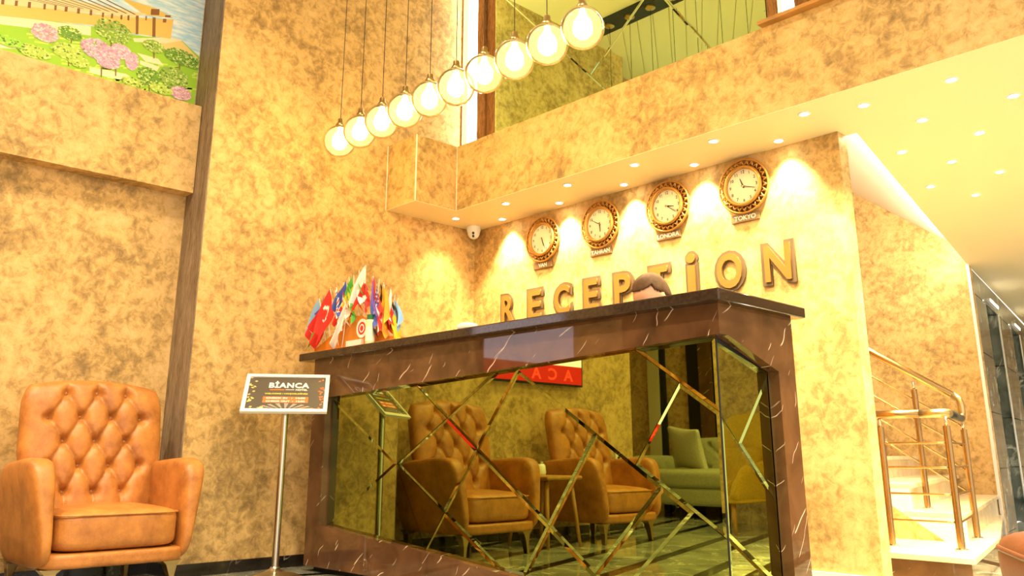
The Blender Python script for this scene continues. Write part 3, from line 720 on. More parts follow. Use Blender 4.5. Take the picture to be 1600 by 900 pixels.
def make_armchair(label, group):
    c = thing('tufted_armchair', label, 'armchair', group=group)
    mb, bt = tufted_back(.35, .36, .67, .12, .06, [(.895, R3), (.713, R4), (.529, R3), (.347, R4), (.158, R3)], xb=-.06)
    back = mb.build('backrest', LEATH, c, smooth=True)
    b0 = MB().lathe([(.001, .006), (.009, .004), (.012, -.002), (.010, -.006)], 10, lambda x, y, z: (z, x, y)).build('button', LEATH, back, smooth=True)
    for k, p in enumerate(bt):
        b = b0 if k == 0 else b0.copy()
        if k: col.objects.link(b); b.parent = back
        b.location = (p[0] + .006, p[1], p[2])
    def seat(x, y, z):
        zz = .305 + .090 * z
        if z > 0: zz += .025 * (1 - x * x) * (1 - y * y)
        return (.135 + .275 * x, y * (.285 - .0 * x), zz)
    st = MB().soft(seat, 7, 10).build('seat_cushion', LEATH, c, smooth=True)
    pts = []
    for k in range(49):
        a = 2 * pi * k / 48; e = .28; sg = lambda v: (abs(v) ** e) * (1 if v > 0 else -1)
        pts.append((.135 + .275 * sg(cos(a)), .286 * sg(sin(a)), .377))
    MB().tube(pts, .005, 6, cap=False).build('piping', LEATH, st, smooth=True)
    for sg in (-1, 1):
        def arm(x, y, z, sg=sg):
            t = (z + 1) / 2; f = (x + 1) / 2           # height, front
            ztop = .60 + .045 * f
            zz = .148 + (ztop - .148) * t
            yi = .285 + .015 * t - .015 * t * t; yo = .335 + (.06 + .04 * f) * t ** 1.15
            yy = yi + (yo - yi) * (y * .5 + .5)
            xx = -.30 + (.70 + .035 * (1 - t)) * f - .03 * t * f
            return (xx, sg * yy, zz)
        MB().soft(arm, 5, 10).build('armrest', LEATH, c, smooth=True)
    MB().soft(lambda x, y, z: (.05 + .365 * x, .325 * y, .182 + .036 * z), 9, 8).build('seat_frame', LEATH, c, smooth=True)
    for sx in (1, -1):
        for sy in (1, -1):
            m = MB(); x0 = .32 * sx if sx > 0 else -.24; y0 = .27 * sy
            secs = [(.150, .10, .035), (.128, .055, .03), (.08, .028, .026), (0, .018, .018)]
            vs = []
            for z, a, b in secs:
                cx = x0 + .02 * sx * (1 - z / .185); cy = y0 + .015 * sy * (1 - z / .185)
                vs += [(cx - b, cy - a * .5, z), (cx + b, cy - a * .5, z), (cx + b, cy + a * .5, z), (cx - b, cy + a * .5, z)]
            fs = [(0, 3, 2, 1), (12, 13, 14, 15)] + [(r * 4 + k, r * 4 + (k + 1) % 4, r * 4 + 4 + (k + 1) % 4, r * 4 + 4 + k) for r in range(3) for k in range(4)]
            m.add(vs, fs).build('leg', BRASS, c, bevel=.003)
    return c
ch1 = make_armchair('tan leather button-tufted armchair standing by the column, left of the sign stand', 'tan tufted armchairs')
ch1.location = (.13, -2.645, 0)
ch2 = copy_tree(ch1); ch2.location = (.13, -4.03, 0); ch2['label'] = 'tan leather tufted armchair seen only in the desk mirror, right of the side table'

# side table with a jar between the chairs
tb = thing('side_table', 'small honey wood side table between the two tan armchairs, seen in the mirror', 'table', (.22, -3.365, 0))
MB().box(-.22, .22, -.19, .19, .47, .50).build('table_top', WOOD, tb, bevel=.012)
for sx in (-1, 1):
    for sy in (-1, 1):
        MB().tube([(.15 * sx, .13 * sy, .47), (.20 * sx, .17 * sy, 0)], [.019, .011], 10).build('leg', WOOD, tb, smooth=True)
jr = thing('glass_jar', 'small white jar on the honey wood side table', 'jar', (.22, -3.33, .50))
MB().lathe([(.001, 0), (.035, 0), (.04, .02), (.036, .07), (.025, .085)], 18).build('body', WPLAST, jr, smooth=True)
MB().lathe([(.027, .085), (.027, .10), (.001, .104)], 16).build('lid', STEEL, jr)

# ------------------------------------------------------------------ television on the recess wall
tv = thing('television', 'flat television on the left wall showing a pale picture over a red band', 'television', (-.288, -3.80, 1.56))
MB().box(.01, .045, -.55, .55, -.33, .33).build('body', BLACK, tv, bevel=.004)
MB().box(0, .012, -.2, .2, -.15, .15).build('wall_bracket', DARKM, tv)
scr = MB().box(.0455, .047, -.535, .535, -.16, .315).build('screen', emission('screen_pale', (.78, .74, .95), 1.3), tv)
MB().box(.0455, .0472, -.535, .535, -.315, -.16).build('screen_band', emission('screen_red', (.55, .01, .01), .9), tv)
FX = Matrix(((0, 0, 1, 0), (1, 0, 0, 0), (0, 1, 0, 0), (0, 0, 0, 1)))       # text plane facing +X
text_obj('screen_text', 'A  C  A', .16, emission('screen_light_red', (.9, .05, .03), 1.4), tv, Matrix.Translation((.0478, -.16, -.24)) @ FX, .0002, .004, None, .10)
so = thing('wall_socket', 'white wall socket on the left wall beyond the second armchair', 'socket', (-.293, -4.87, .62))
MB().box(0, .01, -.04, .04, -.05, .05).build('plate', WPLAST, so, bevel=.003)
MB().lathe([(.001, .012), (.018, .012), (.02, .01)], 16, lambda x, y, z: (z, x, y)).build('outlet', INKD, so)

# ------------------------------------------------------------------ sofa, cushion, yellow armchair (behind the camera, seen in the mirrors)
sf = thing('sofa', 'olive grey tufted sofa seen in the desk mirror behind the second armchair', 'sofa', (-.45, -6.85, 0), -pi / 2 + pi)
# local: +x forward (towards the desk), y across
def sfp(f, p=8, n=8): return MB().soft(f, p, n)
sfp(lambda x, y, z: (.02 + .40 * x, .80 * y, .23 + .10 * z)).build('base', SOFAF, sf, smooth=True)
sfp(lambda x, y, z: (.08 + .36 * x, .78 * y, .40 + .09 * z + (.02 * (1 - x * x) if z > 0 else 0))).build('seat_cushion', SOFAF, sf, smooth=True)
sr = [-.78, -.39, 0, .39, .78]; sr2 = [-.585, -.195, .195, .585]
mb, bt = tufted_back(.86, .38, .47, .08, .07, [(.82, sr), (.55, sr2), (.28, sr)], 70, 30, .11, -.24)
sb = mb.build('backrest', SOFAF, sf, smooth=True)
for p in bt: MB().lathe([(.001, .006), (.012, .003), (.013, -.004)], 8, lambda x, y, z, p=p: (p[0] + z + .006, p[1] + x, p[2] + y)).build('button', SOFAF, sb, smooth=True)
for sg in (-1, 1):
    sfp(lambda x, y, z: (.0 + .42 * x, sg * (.90 + .11 * y + .03 * (z > 0) * z), .40 + .25 * z), 5, 10).build('armrest', SOFAF, sf, smooth=True)
    for x in (-.32, .34): MB().lathe([(.018, 0), (.026, .13)], 12, lambda a, b, c, x=x: (a + x, b + sg * .85, c)).build('foot', STEEL, sf, smooth=True)
pl_ = thing('cushion', 'pale linen cushion leaning in the corner of the olive sofa', 'cushion', (-.80, -6.70, .72), radians(20))
def pil(x, y, z):
    k = (1 - x * x) * (1 - z * z)
    return (.27 * x * (1 - .10 * (1 - z * z)), .02 * y + .075 * y * k ** .6, .24 * z * (1 - .10 * (1 - x * x)))
pl_.rotation_euler = (radians(-18), radians(6), radians(18))
MB().soft(pil, 14, 14).build('cover', PILF, pl_, smooth=True)

yc = thing('accent_armchair', 'mustard yellow armchair with wooden legs seen in the side mirror of the desk', 'armchair', (5.58, 2.70, 0), radians(-82))
sfp(lambda x, y, z: (.06 + .30 * x, .27 * y, .36 + .085 * z + (.02 * (1 - x * x) * (1 - y * y) if z > 0 else 0)), 6).build('seat_cushion', YELF, yc, smooth=True)
sfp(lambda x, y, z: (-.24 - .10 * (z + 1) / 2 + .07 * x, (.30 - .02 * z) * y, .70 + .33 * z), 5, 10).build('backrest', YELF, yc, smooth=True)
sfp(lambda x, y, z: (-.14 + .07 * x - .05 * z, .25 * y, .58 + .14 * z), 5).build('lumbar_cushion', YELF, yc, smooth=True)
for sg in (-1, 1):
    sfp(lambda x, y, z: (.02 + .33 * x - .04 * z * (x > 0), sg * (.335 + .045 * y + .05 * z), .43 + .17 * z - .03 * x * (z > 0)), 5, 8).build('armrest', YELF, yc, smooth=True)
    for x in (-.24, .28): MB().tube([(x, sg * .24, .27), (x * 1.15, sg * .29, 0)], [.024, .013], 10).build('leg', WOOD, yc, smooth=True)
sfp(lambda x, y, z: (.02 + .34 * x, .33 * y, .28 + .035 * z), 8).build('seat_frame', YELF, yc, smooth=True)

# dressing of the far lounge wall behind the sofa
struct('trim_15', MB().box(-1.62, -1.55, -7.4, -7.36, 0, 3.2), BLACK)
struct('trim_16', MB().box(-1.80, -1.63, -7.4, -7.35, 0, 3.2), BOARD)
struct('trim_17', MB().box(-1.20, -.60, -7.4, -7.34, 0, 3.2), DARKM)
struct('trim_18', MB().box(-1.02, -.84, -7.34, -7.32, 0, 3.2), BROWNM)

# ------------------------------------------------------------------ leather pouf at the right edge
pf = thing('leather_pouf', 'red-brown leather seat with a piped edge at the lower right corner', 'pouf', (4.41, -1.65, 0), radians(29))
def pfw(x, y, z): return (.36 * x * (1 - .03 * (1 - z)), .36 * y * (1 - .03 * (1 - z)), .25 + .17 * z + (.04 * (1 - x * x) * (1 - y * y) + .02 if z > 0 else 0))
pb = MB().soft(pfw, 9, 12).build('seat', LEATHD, pf, smooth=True)
pts = []
for k in range(65):
    a = 2 * pi * k / 64; e = .24; sg = lambda v: (abs(v) ** e) * (1 if v > 0 else -1)
    pts.append((.352 * sg(cos(a)), .352 * sg(sin(a)), .400))
MB().tube(pts, .008, 6, cap=False).build('piping', LEATHD, pb, smooth=True)
for sx in (-1, 1):
    for sy in (-1, 1): MB().tube([(.27 * sx, .27 * sy, .10), (.28 * sx, .28 * sy, 0)], [.022, .014], 10).build('leg', DARKM, pf, smooth=True)

# ------------------------------------------------------------------ sign stand
ss = thing('sign_stand', 'steel floor stand with a tilted white-framed hotel sign beside the desk', 'sign', (.385, -1.755, 0), math.atan2(-.56, .83))
smooth_angle(MB().lathe([(.15, 0), (.15, .008), (.12, .018), (.06, .034), (.028, .05), (.022, .06)], 36).build('base', STEEL, ss))
smooth_angle(MB().tube([(0, 0, .05), (0, 0, .93)], .0195, 20).build('pole', STEEL, ss))
tl = radians(44)
SG = Matrix.Translation((-.005, 0, .985)) @ Matrix.Rotation(-tl, 4, 'Y') @ FX     # local x = right of viewer, y = up the sign, z = towards the viewer
hold = MB().box(-.10, .10, -.10, .10, -.02, -.009).build('holder', STEEL, ss); hold.matrix_local = SG
sw, sh = .235, .155
frm = MB()
for a in ((-sw, sw, -sh, -sh + .022), (-sw, sw, sh - .022, sh), (-sw, -sw + .022, -sh + .022, sh - .022), (sw - .022, sw, -sh + .022, sh - .022)): frm.box(a[0], a[1], a[2], a[3], -.008, .010)
f = frm.build('frame', WPLAST, ss); f.matrix_local = SG
pn = MB().box(-sw + .018, sw - .018, -sh + .018, sh - .018, -.008, .002).build('panel', mat('sign_charcoal', (.075, .062, .05), .35), ss); pn.matrix_local = SG
ORNG = mat('sign_orange', (.80, .16, .03), .4); YELI = mat('sign_yellow', (.85, .70, .06), .4); GRYI = mat('sign_grey', (.30, .27, .24), .4)
def stx(name, s_, x, y, w_, h, m, off=.0, sp_=1.0): text_obj(name, s_, .03, m, pn, Matrix.Translation((x, y, .0026)), .0003, off, w_, h, sp_)
stx('lettering', 'BİANCA', .01, .074, .225, .058, INKW, .0011, 1.12)
stx('lettering', 'HOTEL', .082, .030, .066, .014, INKW, .0008)
MB().box(-.095, -.015, .026, .034, .0021, .0028).build('red_rule', ORNG, pn); MB().box(-.008, .040, .029, .032, .0021, .0028).build('pale_rule', INKW, pn)
stx('lettering', 'WELCOME / HOŞGELDİNİZ', .0, -.003, .24, .016, YELI, .0008)
for yy in (-.040, -.066):
    MB().box(-.125, .125, yy - .0115, yy + .0115, .0021, .0026).build('orange_bar', ORNG, pn)
stx('lettering', 'CHECK IN   :  14:00', .0, -.040, .215, .013, INKW, .0008); stx('lettering', 'CHECK OUT  :  12:00', .0, -.066, .215, .013, INKW, .0008)
fan = MB()
for k in range(9):
    a0, a1 = pi * (.06 + k * .1), pi * (.06 + k * .1 + .05)
    fan.add([(.03 * cos(a0), -.136, .0022), (.16 * cos(a0), -.136 + .055 * sin(a0), .0022), (.16 * cos(a1), -.136 + .055 * sin(a1), .0022)], [(0, 1, 2)])
tag(fan.build('ray_print', GRYI, pn), kind='stuff')
lf = {0: MB(), 1: MB()}
rnd = random.Random(3)
for k in range(46):
    side = k % 2; yy = rnd.uniform(-.12, .13); xx = (.205 - abs(yy) * 0 - rnd.uniform(0, .018)) * (1 if side else -1)
    if rnd.random() < .35: xx = rnd.uniform(.10, .2) * (1 if side else -1); yy = .128 if rnd.random() < .5 else -.126
    a = rnd.uniform(0, 6.28); l = .012
    lf[side].add([(xx, yy, .0024), (xx + l * cos(a - .5), yy + l * sin(a - .5), .0024), (xx + 1.7 * l * cos(a), yy + 1.7 * l * sin(a), .0024), (xx + l * cos(a + .5), yy + l * sin(a + .5), .0024)], [(0, 1, 2, 3)])
LEAFY = mat('sign_gold_leaf', (.80, .55, .16), .4)
tag(lf[0].build('leaf_print', LEAFY, pn), kind='stuff'); tag(lf[1].build('leaf_print', ORNG, pn), kind='stuff')
for o in list(bpy.data.objects):
    if o.parent == pn and not o.name.startswith('lettering'): o.matrix_local = Matrix.Identity(4)

# ------------------------------------------------------------------ flags, flag holder, bottle on the worktop
ZT = 1.25
fb = thing('flag_holder', 'orange wooden stepped flag holder with a round white emblem on the worktop', 'flag holder', (.56, -1.42, ZT))
OWOOD = mat('orange_lacquered_wood', (.62, .20, .008), .35, noise=(9, .15))
prof = [(-.44, 0), (.46, 0), (.46, .03), (.34, .045), (.30, .07), (.24, .09), (.20, .12), (.16, .14), (.12, .165), (.07, .19), (0, .20), (-.06, .19), (-.10, .165), (-.15, .145), (-.20, .12), (-.27, .10), (-.34, .07), (-.40, .05), (-.44, .04)]
MB().prism(prof, fr, -.012, .012).build('board', OWOOD, fb)
MB().box(-.46, .48, -.05, .05, 0, .014).build('foot', OWOOD, fb, bevel=.003)
circ = lambda r, cx, cz, n=24: [(cx + r * cos(2 * pi * k / n), cz + r * sin(2 * pi * k / n)) for k in range(n)]
FRED = mat('flag_red', (.75, .03, .02), .7); FWH = mat('flag_white', (.88, .86, .82), .7); FGR = mat('flag_green', (.10, .42, .05), .7)
FYE = mat('flag_yellow', (.88, .66, .03), .7); FBL = mat('flag_blue', (.06, .10, .45), .7); FSK = mat('flag_sky', (.25, .48, .85), .7); FBK = mat('flag_black', (.02, .018, .016), .7); FOR = mat('flag_orange', (.80, .33, .02), .7); FPU = mat('flag_violet', (.22, .12, .62), .7)
FM = [FRED, FWH, FGR, FYE, FBL, FSK, FBK, FOR, FPU]
MB().prism(circ(.056, .08, .115), fr, -.016, -.0125).build('emblem_disc', FWH, fb)
ring = MB()
for k in range(24):
    a0, a1 = 2 * pi * k / 24, 2 * pi * (k + 1) / 24
    ring.add([(.08 + r * cos(a), -.0165, .115 + r * sin(a)) for a, r in ((a0, .026), (a1, .026), (a1, .038), (a0, .038))], [(0, 1, 2, 3)])
ring.build('emblem_ring', FRED, fb, fix=False)
MB().prism(circ(.016, .08, .115), fr, -.0172, -.0162).build('emblem_centre', FRED, fb)
MB().box(-.06, .10, -.03, -.012, .014, .05).build('name_strip', FWH, fb)
def crescent(u, v, cu=.36, r=.26):
    a = math.hypot((u - cu) * 1.5, v - .5); b = math.hypot((u - cu - .07) * 1.5, v - .5)
    if a < r and b > r * .8: return True
    return math.hypot((u - cu - .22) * 1.5, v - .5) < .07
def f_turk(u, v): return 1 if crescent(u, v) else 0
def tri(a, b, c): return lambda u, v: a if v < .34 else (b if v < .67 else c)
def vtri(a, b, c): return lambda u, v: a if u < .34 else (b if u < .67 else c)
def duo(a, b): return lambda u, v: a if v > .5 else b
def f_uk(u, v):
    if abs(u - .5) < .06 or abs(v - .5) < .08: return 0
    if abs(u - .5) < .12 or abs(v - .5) < .16: return 1
    d = abs(abs(u - .5) - abs(v - .5))
    return 0 if d < .03 else (1 if d < .09 else 4)
def f_brazil(u, v):
    if math.hypot(u - .5, v - .5) < .17: return 4
    return 3 if abs(u - .5) / .42 + abs(v - .5) / .4 < 1 else 2
def f_usa(u, v):
    if u < .42 and v > .45: return 1 if (int(u * 20) + int(v * 20)) % 3 == 0 else 4
    return 0 if int(v * 9) % 2 == 0 else 1
def f_az(u, v):
    if .35 < v < .66 and crescent(u, v, .5, .12): return 1
    return 2 if v < .34 else (0 if v < .67 else 5)
plain = lambda k: (lambda u, v: k)
# tip x, tip z (above worktop), lean (x run per z), cloth side, cloth length, pattern, depth, wording
FL = [(.150, .355, -.30, -1, .20, f_az, .00, 'blue, red and green flag at the left end of the fan'),
      (.205, .372, -.26, -1, .13, duo(8, 4), .025, 'small violet and blue flag behind the red crescent flag'),
      (.235, .350, -.22, -1, .20, f_turk, -.022, 'red flag with a white crescent behind the front crescent flag'),
      (.300, .395, -.26, -1, .23, f_turk, -.045, 'large red flag with a white crescent in front on the left'),
      (.345, .400, -.16, 1, .17, f_uk, -.005, 'blue flag with a red and white cross left of the green one'),
      (.400, .425, -.14, 1, .17, vtri(1, 0, 1), .03, 'white and red banded flag next to the cross flag'),
      (.470, .450, -.10, 1, .20, f_brazil, .01, 'green flag with a yellow diamond left of the top'),
      (.500, .455, -.08, -1, .14, tri(0, 3, 2), .045, 'green, yellow and red flag behind the diamond flag'),
      (.570, .475, -.03, 1, .15, tri(0, 1, 2), .02, 'green, white and red flag left of the topmost one'),
      (.650, .492, .00, -1, .20, duo(1, 0), .0, 'topmost flag of the fan, white over red'),
      (.712, .425, .06, 1, .19, tri(0, 1, 0), .035, 'red and white flag just right of the topmost one'),
      (.738, .412, .08, 1, .25, tri(6, 4, 8), -.005, 'long violet and dark blue flag right of the top'),
      (.786, .390, .14, 1, .22, f_usa, .02, 'flag with a starry blue corner and red stripes'),
      (.850, .345, .18, 1, .20, tri(7, 3, 7), .0, 'orange and yellow flag on the right of the fan'),
      (.893, .318, .20, 1, .15, duo(1, 0), .035, 'white and red flag on the right behind the orange one'),
      (.950, .275, .24, 1, .16, tri(3, 0, 6), .012, 'black, red and yellow flag on the lower right'),
      (.992, .250, .28, 1, .15, duo(5, 3), -.012, 'sky blue and yellow flag at the right end of the fan'),
      (.435, .435, -.12, -1, .16, tri(0, 1, 4), .03, 'blue, white and red flag between the cross and diamond flags'),
      (.615, .470, -.01, 1, .15, vtri(2, 1, 0), .045, 'green, white and red upright-banded flag behind the topmost one'),
      (.820, .365, .16, 1, .17, vtri(6, 3, 0), .04, 'black, yellow and red upright-banded flag behind the striped one'),
      (.523, .293, .32, -1, .20, plain(1), -.07, 'plain white flag on a leaning pole in front of the holder')]
for x, z, lean, side, ln, pat, dy, lab in FL:
    if pat is None: continue
    dy *= .4
    base = (x - lean * (z - .02), -1.42 + dy * .5, ZT + (.195 if abs(x - lean * (z - .02) - .56) < .08 else .10) * 0 + .016)
    tip = Vector((x, -1.42 + dy - .015, ZT + z))
    o = thing('table_flag', 'small ' + lab if not lab.startswith('topmost') else lab, 'flag', base, group='flags in the desk flag holder')
    tl_ = tip - Vector(base)
    MB().tube([(0, 0, 0), tuple(tl_)], .0022, 6).build('pole', WPLAST, o)
    MB().lathe([(.0005, .012), (.004, .006), (.003, 0)], 8, lambda a, b, c: (a + tl_.x, b + tl_.y, c + tl_.z)).build('finial', BRASS, o)
    ax = tl_.normalized(); hoist = .17
    out_ = Vector((side * .50, -.10, -.86)) if ln < .22 else Vector((side * .40, -.12, -.90)); out_.normalize()
    ph = x * 37
    def cloth(u, v, tl_=tl_, ax=ax, out_=out_, ln=ln, ph=ph, side=side):
        p = tl_ - ax * (.006 + hoist * (1 - v)) * (1 - .15 * u) - ax * 0
        p = p + out_ * ln * u + Vector((side * .012 * sin(u * 5 + ph), -.010 - .016 * sin(v * 9 + u * 3 + ph) * (.25 + u), 0))
        return p
    MB().grid(20, 14, cloth, mfn=pat).build('cloth', FM, o, smooth=True, fix=False)
bt_ = thing('bottle', 'pale yellow-green cologne bottle with a dark green cap on the worktop', 'bottle', (.79, -1.478, ZT))
smooth_angle(MB().lathe([(.001, 0), (.026, 0), (.028, .006), (.028, .135), (.025, .142)], 20).build('body', mat('pale_yellow_plastic', (.78, .80, .42), .2), bt_))
smooth_angle(MB().lathe([(.022, .142), (.022, .172), (.001, .174)], 18).build('cap', mat('cap_green', (.02, .16, .05), .4), bt_))
smooth_angle(MB().lathe([(.0284, .02), (.0284, .10)], 20).build('label', mat('label_white', (.86, .88, .72), .5), bt_, fix=False))
wm = thing('desk_mouse', 'small white object lying on the worktop left of the letter R', 'mouse', (1.605, -1.455, ZT))
MB().soft(lambda x, y, z: (.055 * x, .035 * y, .02 + .02 * z * (1 if z < 0 else (1 - .4 * x * x))), 4, 6).build('shell', WPLAST, wm, smooth=True)
MB().box(-.004, .004, -.012, .012, .0385, .0405).build('wheel', GRYI, wm)

# ------------------------------------------------------------------ mural
mu = thing('wall_mural', 'wide printed mural of a sandstone fort, gardens and blue sea above the beam', 'mural', (-.293, -3.4, 2.80))
mu_panel = MB().box(0, .004, -1.5, 1.225, 0, 1.45)
sea, nt, b = nodes('mural_sea')
tcn = nt.nodes.new('ShaderNodeNewGeometry'); mp = nt.nodes.new('ShaderNodeMapping'); mp.inputs['Rotation'].default_value = (radians(-14), 0, 0); mp.inputs['Scale'].default_value = (1, 7, 40)
nz = nt.nodes.new('ShaderNodeTexNoise'); nz.inputs['Scale'].default_value = 1.6; nz.inputs['Detail'].default_value = 6
rp = nt.nodes.new('ShaderNodeValToRGB'); rp.color_ramp.elements[0].position = .38; rp.color_ramp.elements[0].color = (.42, .72, .95, 1); rp.color_ramp.elements[1].position = .62; rp.color_ramp.elements[1].color = (.82, .94, 1.0, 1)
nt.links.new(tcn.outputs['Position'], mp.inputs[0]); nt.links.new(mp.outputs[0], nz.inputs['Vector']); nt.links.new(nz.outputs['Fac'], rp.inputs[0]); nt.links.new(rp.outputs[0], b.inputs['Base Color']); b.inputs['Roughness'].default_value = .5
mu_panel.build('panel', sea, mu)
LAND = [(-3.721,3.031),(-3.326,3.051),(-2.843,3.153),(-2.597,3.187),(-2.373,3.239),(-2.301,3.255),(-2.161,3.173),(-2.126,2.807),(-2.34,2.745),(-3.665,2.659)]
PATH = [[(-3.718,3.015),(-3.325,3.043),(-2.851,3.15),(-2.844,3.092),(-3.318,2.989),(-3.709,2.953)],[(-2.603,3.161),(-2.365,3.252),(-2.292,3.258),(-2.405,3.198),(-2.592,3.141)],[(-3.696,2.867),(-3.308,2.915),(-3.157,2.907),(-3.217,2.873),(-3.299,2.849),(-3.691,2.828)],[(-2.828,2.891),(-2.618,2.914),(-2.53,2.886),(-2.695,2.861),(-2.824,2.856)],[(-2.568,3.073),(-2.437,3.079),(-2.398,3.044),(-2.512,3.034)],[(-2.546,3.032),(-2.423,3.026),(-2.437,2.992),(-2.543,3.005)]]
SAND = [[(-2.559,3.152),(-2.31,3.257),(-2.179,3.167),(-2.399,3.141)]]
WALL = [[(-3.732,3.109),(-3.335,3.118),(-2.86,3.231),(-2.61,3.303),(-2.369,3.38),(-2.373,3.241),(-2.607,3.193),(-2.852,3.159),(-3.324,3.039),(-3.718,3.015)],[(-2.715,3.403),(-2.499,3.415),(-2.37,3.39),(-2.545,3.343)]]
ROOF = [[(-3.736,3.133),(-3.34,3.151),(-3.135,3.252),(-2.537,3.355),(-2.61,3.306),(-2.869,3.235),(-3.334,3.109),(-3.73,3.094)]]
STRIPE = [[(-3.342,3.168),(-3.331,3.172),(-3.043,3.214),(-3.053,3.21)],[(-3.291,3.188),(-3.281,3.193),(-2.997,3.225),(-3.007,3.221)],[(-3.24,3.209),(-3.229,3.214),(-2.949,3.237),(-2.96,3.233)],[(-3.188,3.23),(-3.177,3.235),(-2.902,3.249),(-2.912,3.245)],[(-3.135,3.252),(-3.124,3.256),(-2.853,3.262),(-2.864,3.258)],[(-3.081,3.274),(-3.069,3.278),(-2.804,3.274),(-2.815,3.27)],[(-3.026,3.296),(-3.014,3.301),(-2.755,3.287),(-2.766,3.283)],[(-2.97,3.319),(-2.958,3.324),(-2.704,3.3),(-2.716,3.295)],[(-2.914,3.342),(-2.901,3.347),(-2.653,3.313),(-2.665,3.308)],[(-2.856,3.365),(-2.844,3.37),(-2.601,3.326),(-2.613,3.321)]]
BROWN = [[(-3.331,3.141),(-3.316,3.145),(-3.314,3.113),(-3.329,3.109)],[(-3.264,3.159),(-3.25,3.163),(-3.248,3.13),(-3.262,3.126)],[(-3.199,3.176),(-3.184,3.181),(-3.181,3.143),(-3.197,3.139)],[(-3.119,3.196),(-3.107,3.199),(-3.105,3.164),(-3.117,3.161)],[(-3.062,3.21),(-3.05,3.213),(-3.048,3.18),(-3.06,3.178)],[(-3.006,3.222),(-2.991,3.227),(-2.99,3.194),(-3.005,3.19)],[(-2.939,3.238),(-2.924,3.242),(-2.922,3.207),(-2.937,3.203)],[(-2.869,3.254),(-2.856,3.257),(-2.854,3.222),(-2.867,3.219)],[(-2.799,3.264),(-2.788,3.266),(-2.787,3.235),(-2.798,3.233)],[(-2.747,3.277),(-2.736,3.279),(-2.734,3.248),(-2.746,3.245)],[(-2.692,3.288),(-2.681,3.291),(-2.68,3.26),(-2.691,3.258)],[(-2.651,3.302),(-2.64,3.304),(-2.638,3.27),(-2.65,3.268)],[(-2.602,3.319),(-2.586,3.323),(-2.575,3.198),(-2.59,3.194)],[(-2.544,3.338),(-2.536,3.339),(-2.535,3.31),(-2.544,3.309)],[(-2.501,3.345),(-2.482,3.35),(-2.47,3.218),(-2.489,3.213)],[(-2.435,3.36),(-2.414,3.366),(-2.414,3.34),(-2.435,3.334)],[(-2.515,3.399),(-2.464,3.417),(-2.462,3.375),(-2.514,3.357)],[(-2.425,3.389),(-2.389,3.401),(-2.391,3.386),(-2.426,3.375)]]
TREES = [(-3.09,3.02,0.07,0.052,'pink'),(-2.959,3.064,0.062,0.039,'g1'),(-2.722,3.165,0.108,0.073,'g2'),(-3.132,2.885,0.087,0.038,'g3'),(-2.96,2.946,0.085,0.047,'g3'),(-2.803,3.019,0.088,0.062,'pink2'),(-2.732,2.969,0.073,0.054,'pink2'),(-2.667,3.048,0.059,0.045,'pink2'),(-2.594,3.006,0.037,0.055,'pink2'),(-2.471,3.15,0.066,0.037,'g2'),(-2.298,3.136,0.101,0.053,'g1'),(-2.484,2.943,0.069,0.055,'g1'),(-2.328,2.979,0.091,0.071,'g2'),(-2.273,2.89,0.068,0.042,'pink'),(-2.571,2.873,0.067,0.027,'g3'),(-2.893,2.905,0.055,0.035,'g3'),(-3.264,2.9,0.085,0.025,'g0'),(-2.398,2.88,0.07,0.028,'g3'),(-2.213,3.126,0.056,0.038,'g1')]
TRUNK = [[(-2.952,3.039),(-2.944,3.042),(-2.942,3.006),(-2.948,3.004)],[(-2.73,3.091),(-2.722,3.094),(-2.719,3.057),(-2.726,3.055)],[(-2.949,2.895),(-2.942,2.897),(-2.939,2.858),(-2.945,2.856)],[(-2.766,2.911),(-2.758,2.914),(-2.753,2.851),(-2.759,2.849)],[(-2.686,2.938),(-2.678,2.941),(-2.673,2.882),(-2.679,2.88)],[(-2.479,2.911),(-2.471,2.914),(-2.465,2.845),(-2.472,2.843)],[(-2.472,3.115),(-2.463,3.118),(-2.46,3.071),(-2.467,3.069)],[(-2.305,3.095),(-2.296,3.098),(-2.293,3.049),(-2.3,3.047)],[(-2.323,2.932),(-2.314,2.935),(-2.31,2.878),(-2.317,2.876)]]

MC = {'land': (.33, .62, .03), 'path': (.90, .80, .52), 'sand': (.86, .66, .24), 'fort': (.80, .56, .14), 'roof': (.84, .70, .38), 'brown': (.26, .11, .03), 'dark': (.20, .10, .05),
      'g0': (.30, .66, .04), 'g1': (.16, .36, .03), 'g2': (.28, .46, .06), 'g3': (.46, .64, .08), 'pink': (.72, .42, .42), 'pink2': (.74, .42, .62), 'trunk': (.22, .13, .04),
      'l1': (.62, .78, .22), 'k1': (.10, .22, .02), 'kp': (.60, .28, .46), 'lp': (.88, .66, .74), 'lawn2': (.55, .78, .10)}
keys = list(MC); mats_ = [mat('mural_' + k, MC[k], .55) for k in keys]; KI = {k: i for i, k in enumerate(keys)}
mm = MB(); lay = [0]
def mpoly(pts, key, d=None):
    if d is None: lay[0] += 1; d = .0042 + lay[0] * .00006
    mm.add([(d, y + 3.4, z - 2.80) for y, z in pts], [tuple(range(len(pts)))], KI[key])
def mclip(p):
    for a, b_, c in ((1, 0, -2.176), (-1, 0, 4.85), (0, -1, -2.805), (0, 1, 4.2)):
        p = clip(p, a, b_, c)
        if len(p) < 3: return []
    return p
rm = random.Random(11)
def put(pts, key, d=None):
    p = mclip(pts)
    if len(p) > 2: mpoly(p, key, d)
put(LAND, 'land')
for _ in range(160):
    y0 = rm.uniform(-3.7, -2.2); z0 = rm.uniform(2.8, 3.05); l = rm.uniform(.02, .08)
    put([(y0, z0), (y0 + l, z0 + .012), (y0 + l, z0 + .022), (y0, z0 + .012)], 'lawn2', .0044)
lay[0] = 6
for p in SAND: put(p, 'sand')
for p in PATH: put(p, 'path')
for p in WALL: put(p, 'fort')
for p in ROOF: put(p, 'roof')
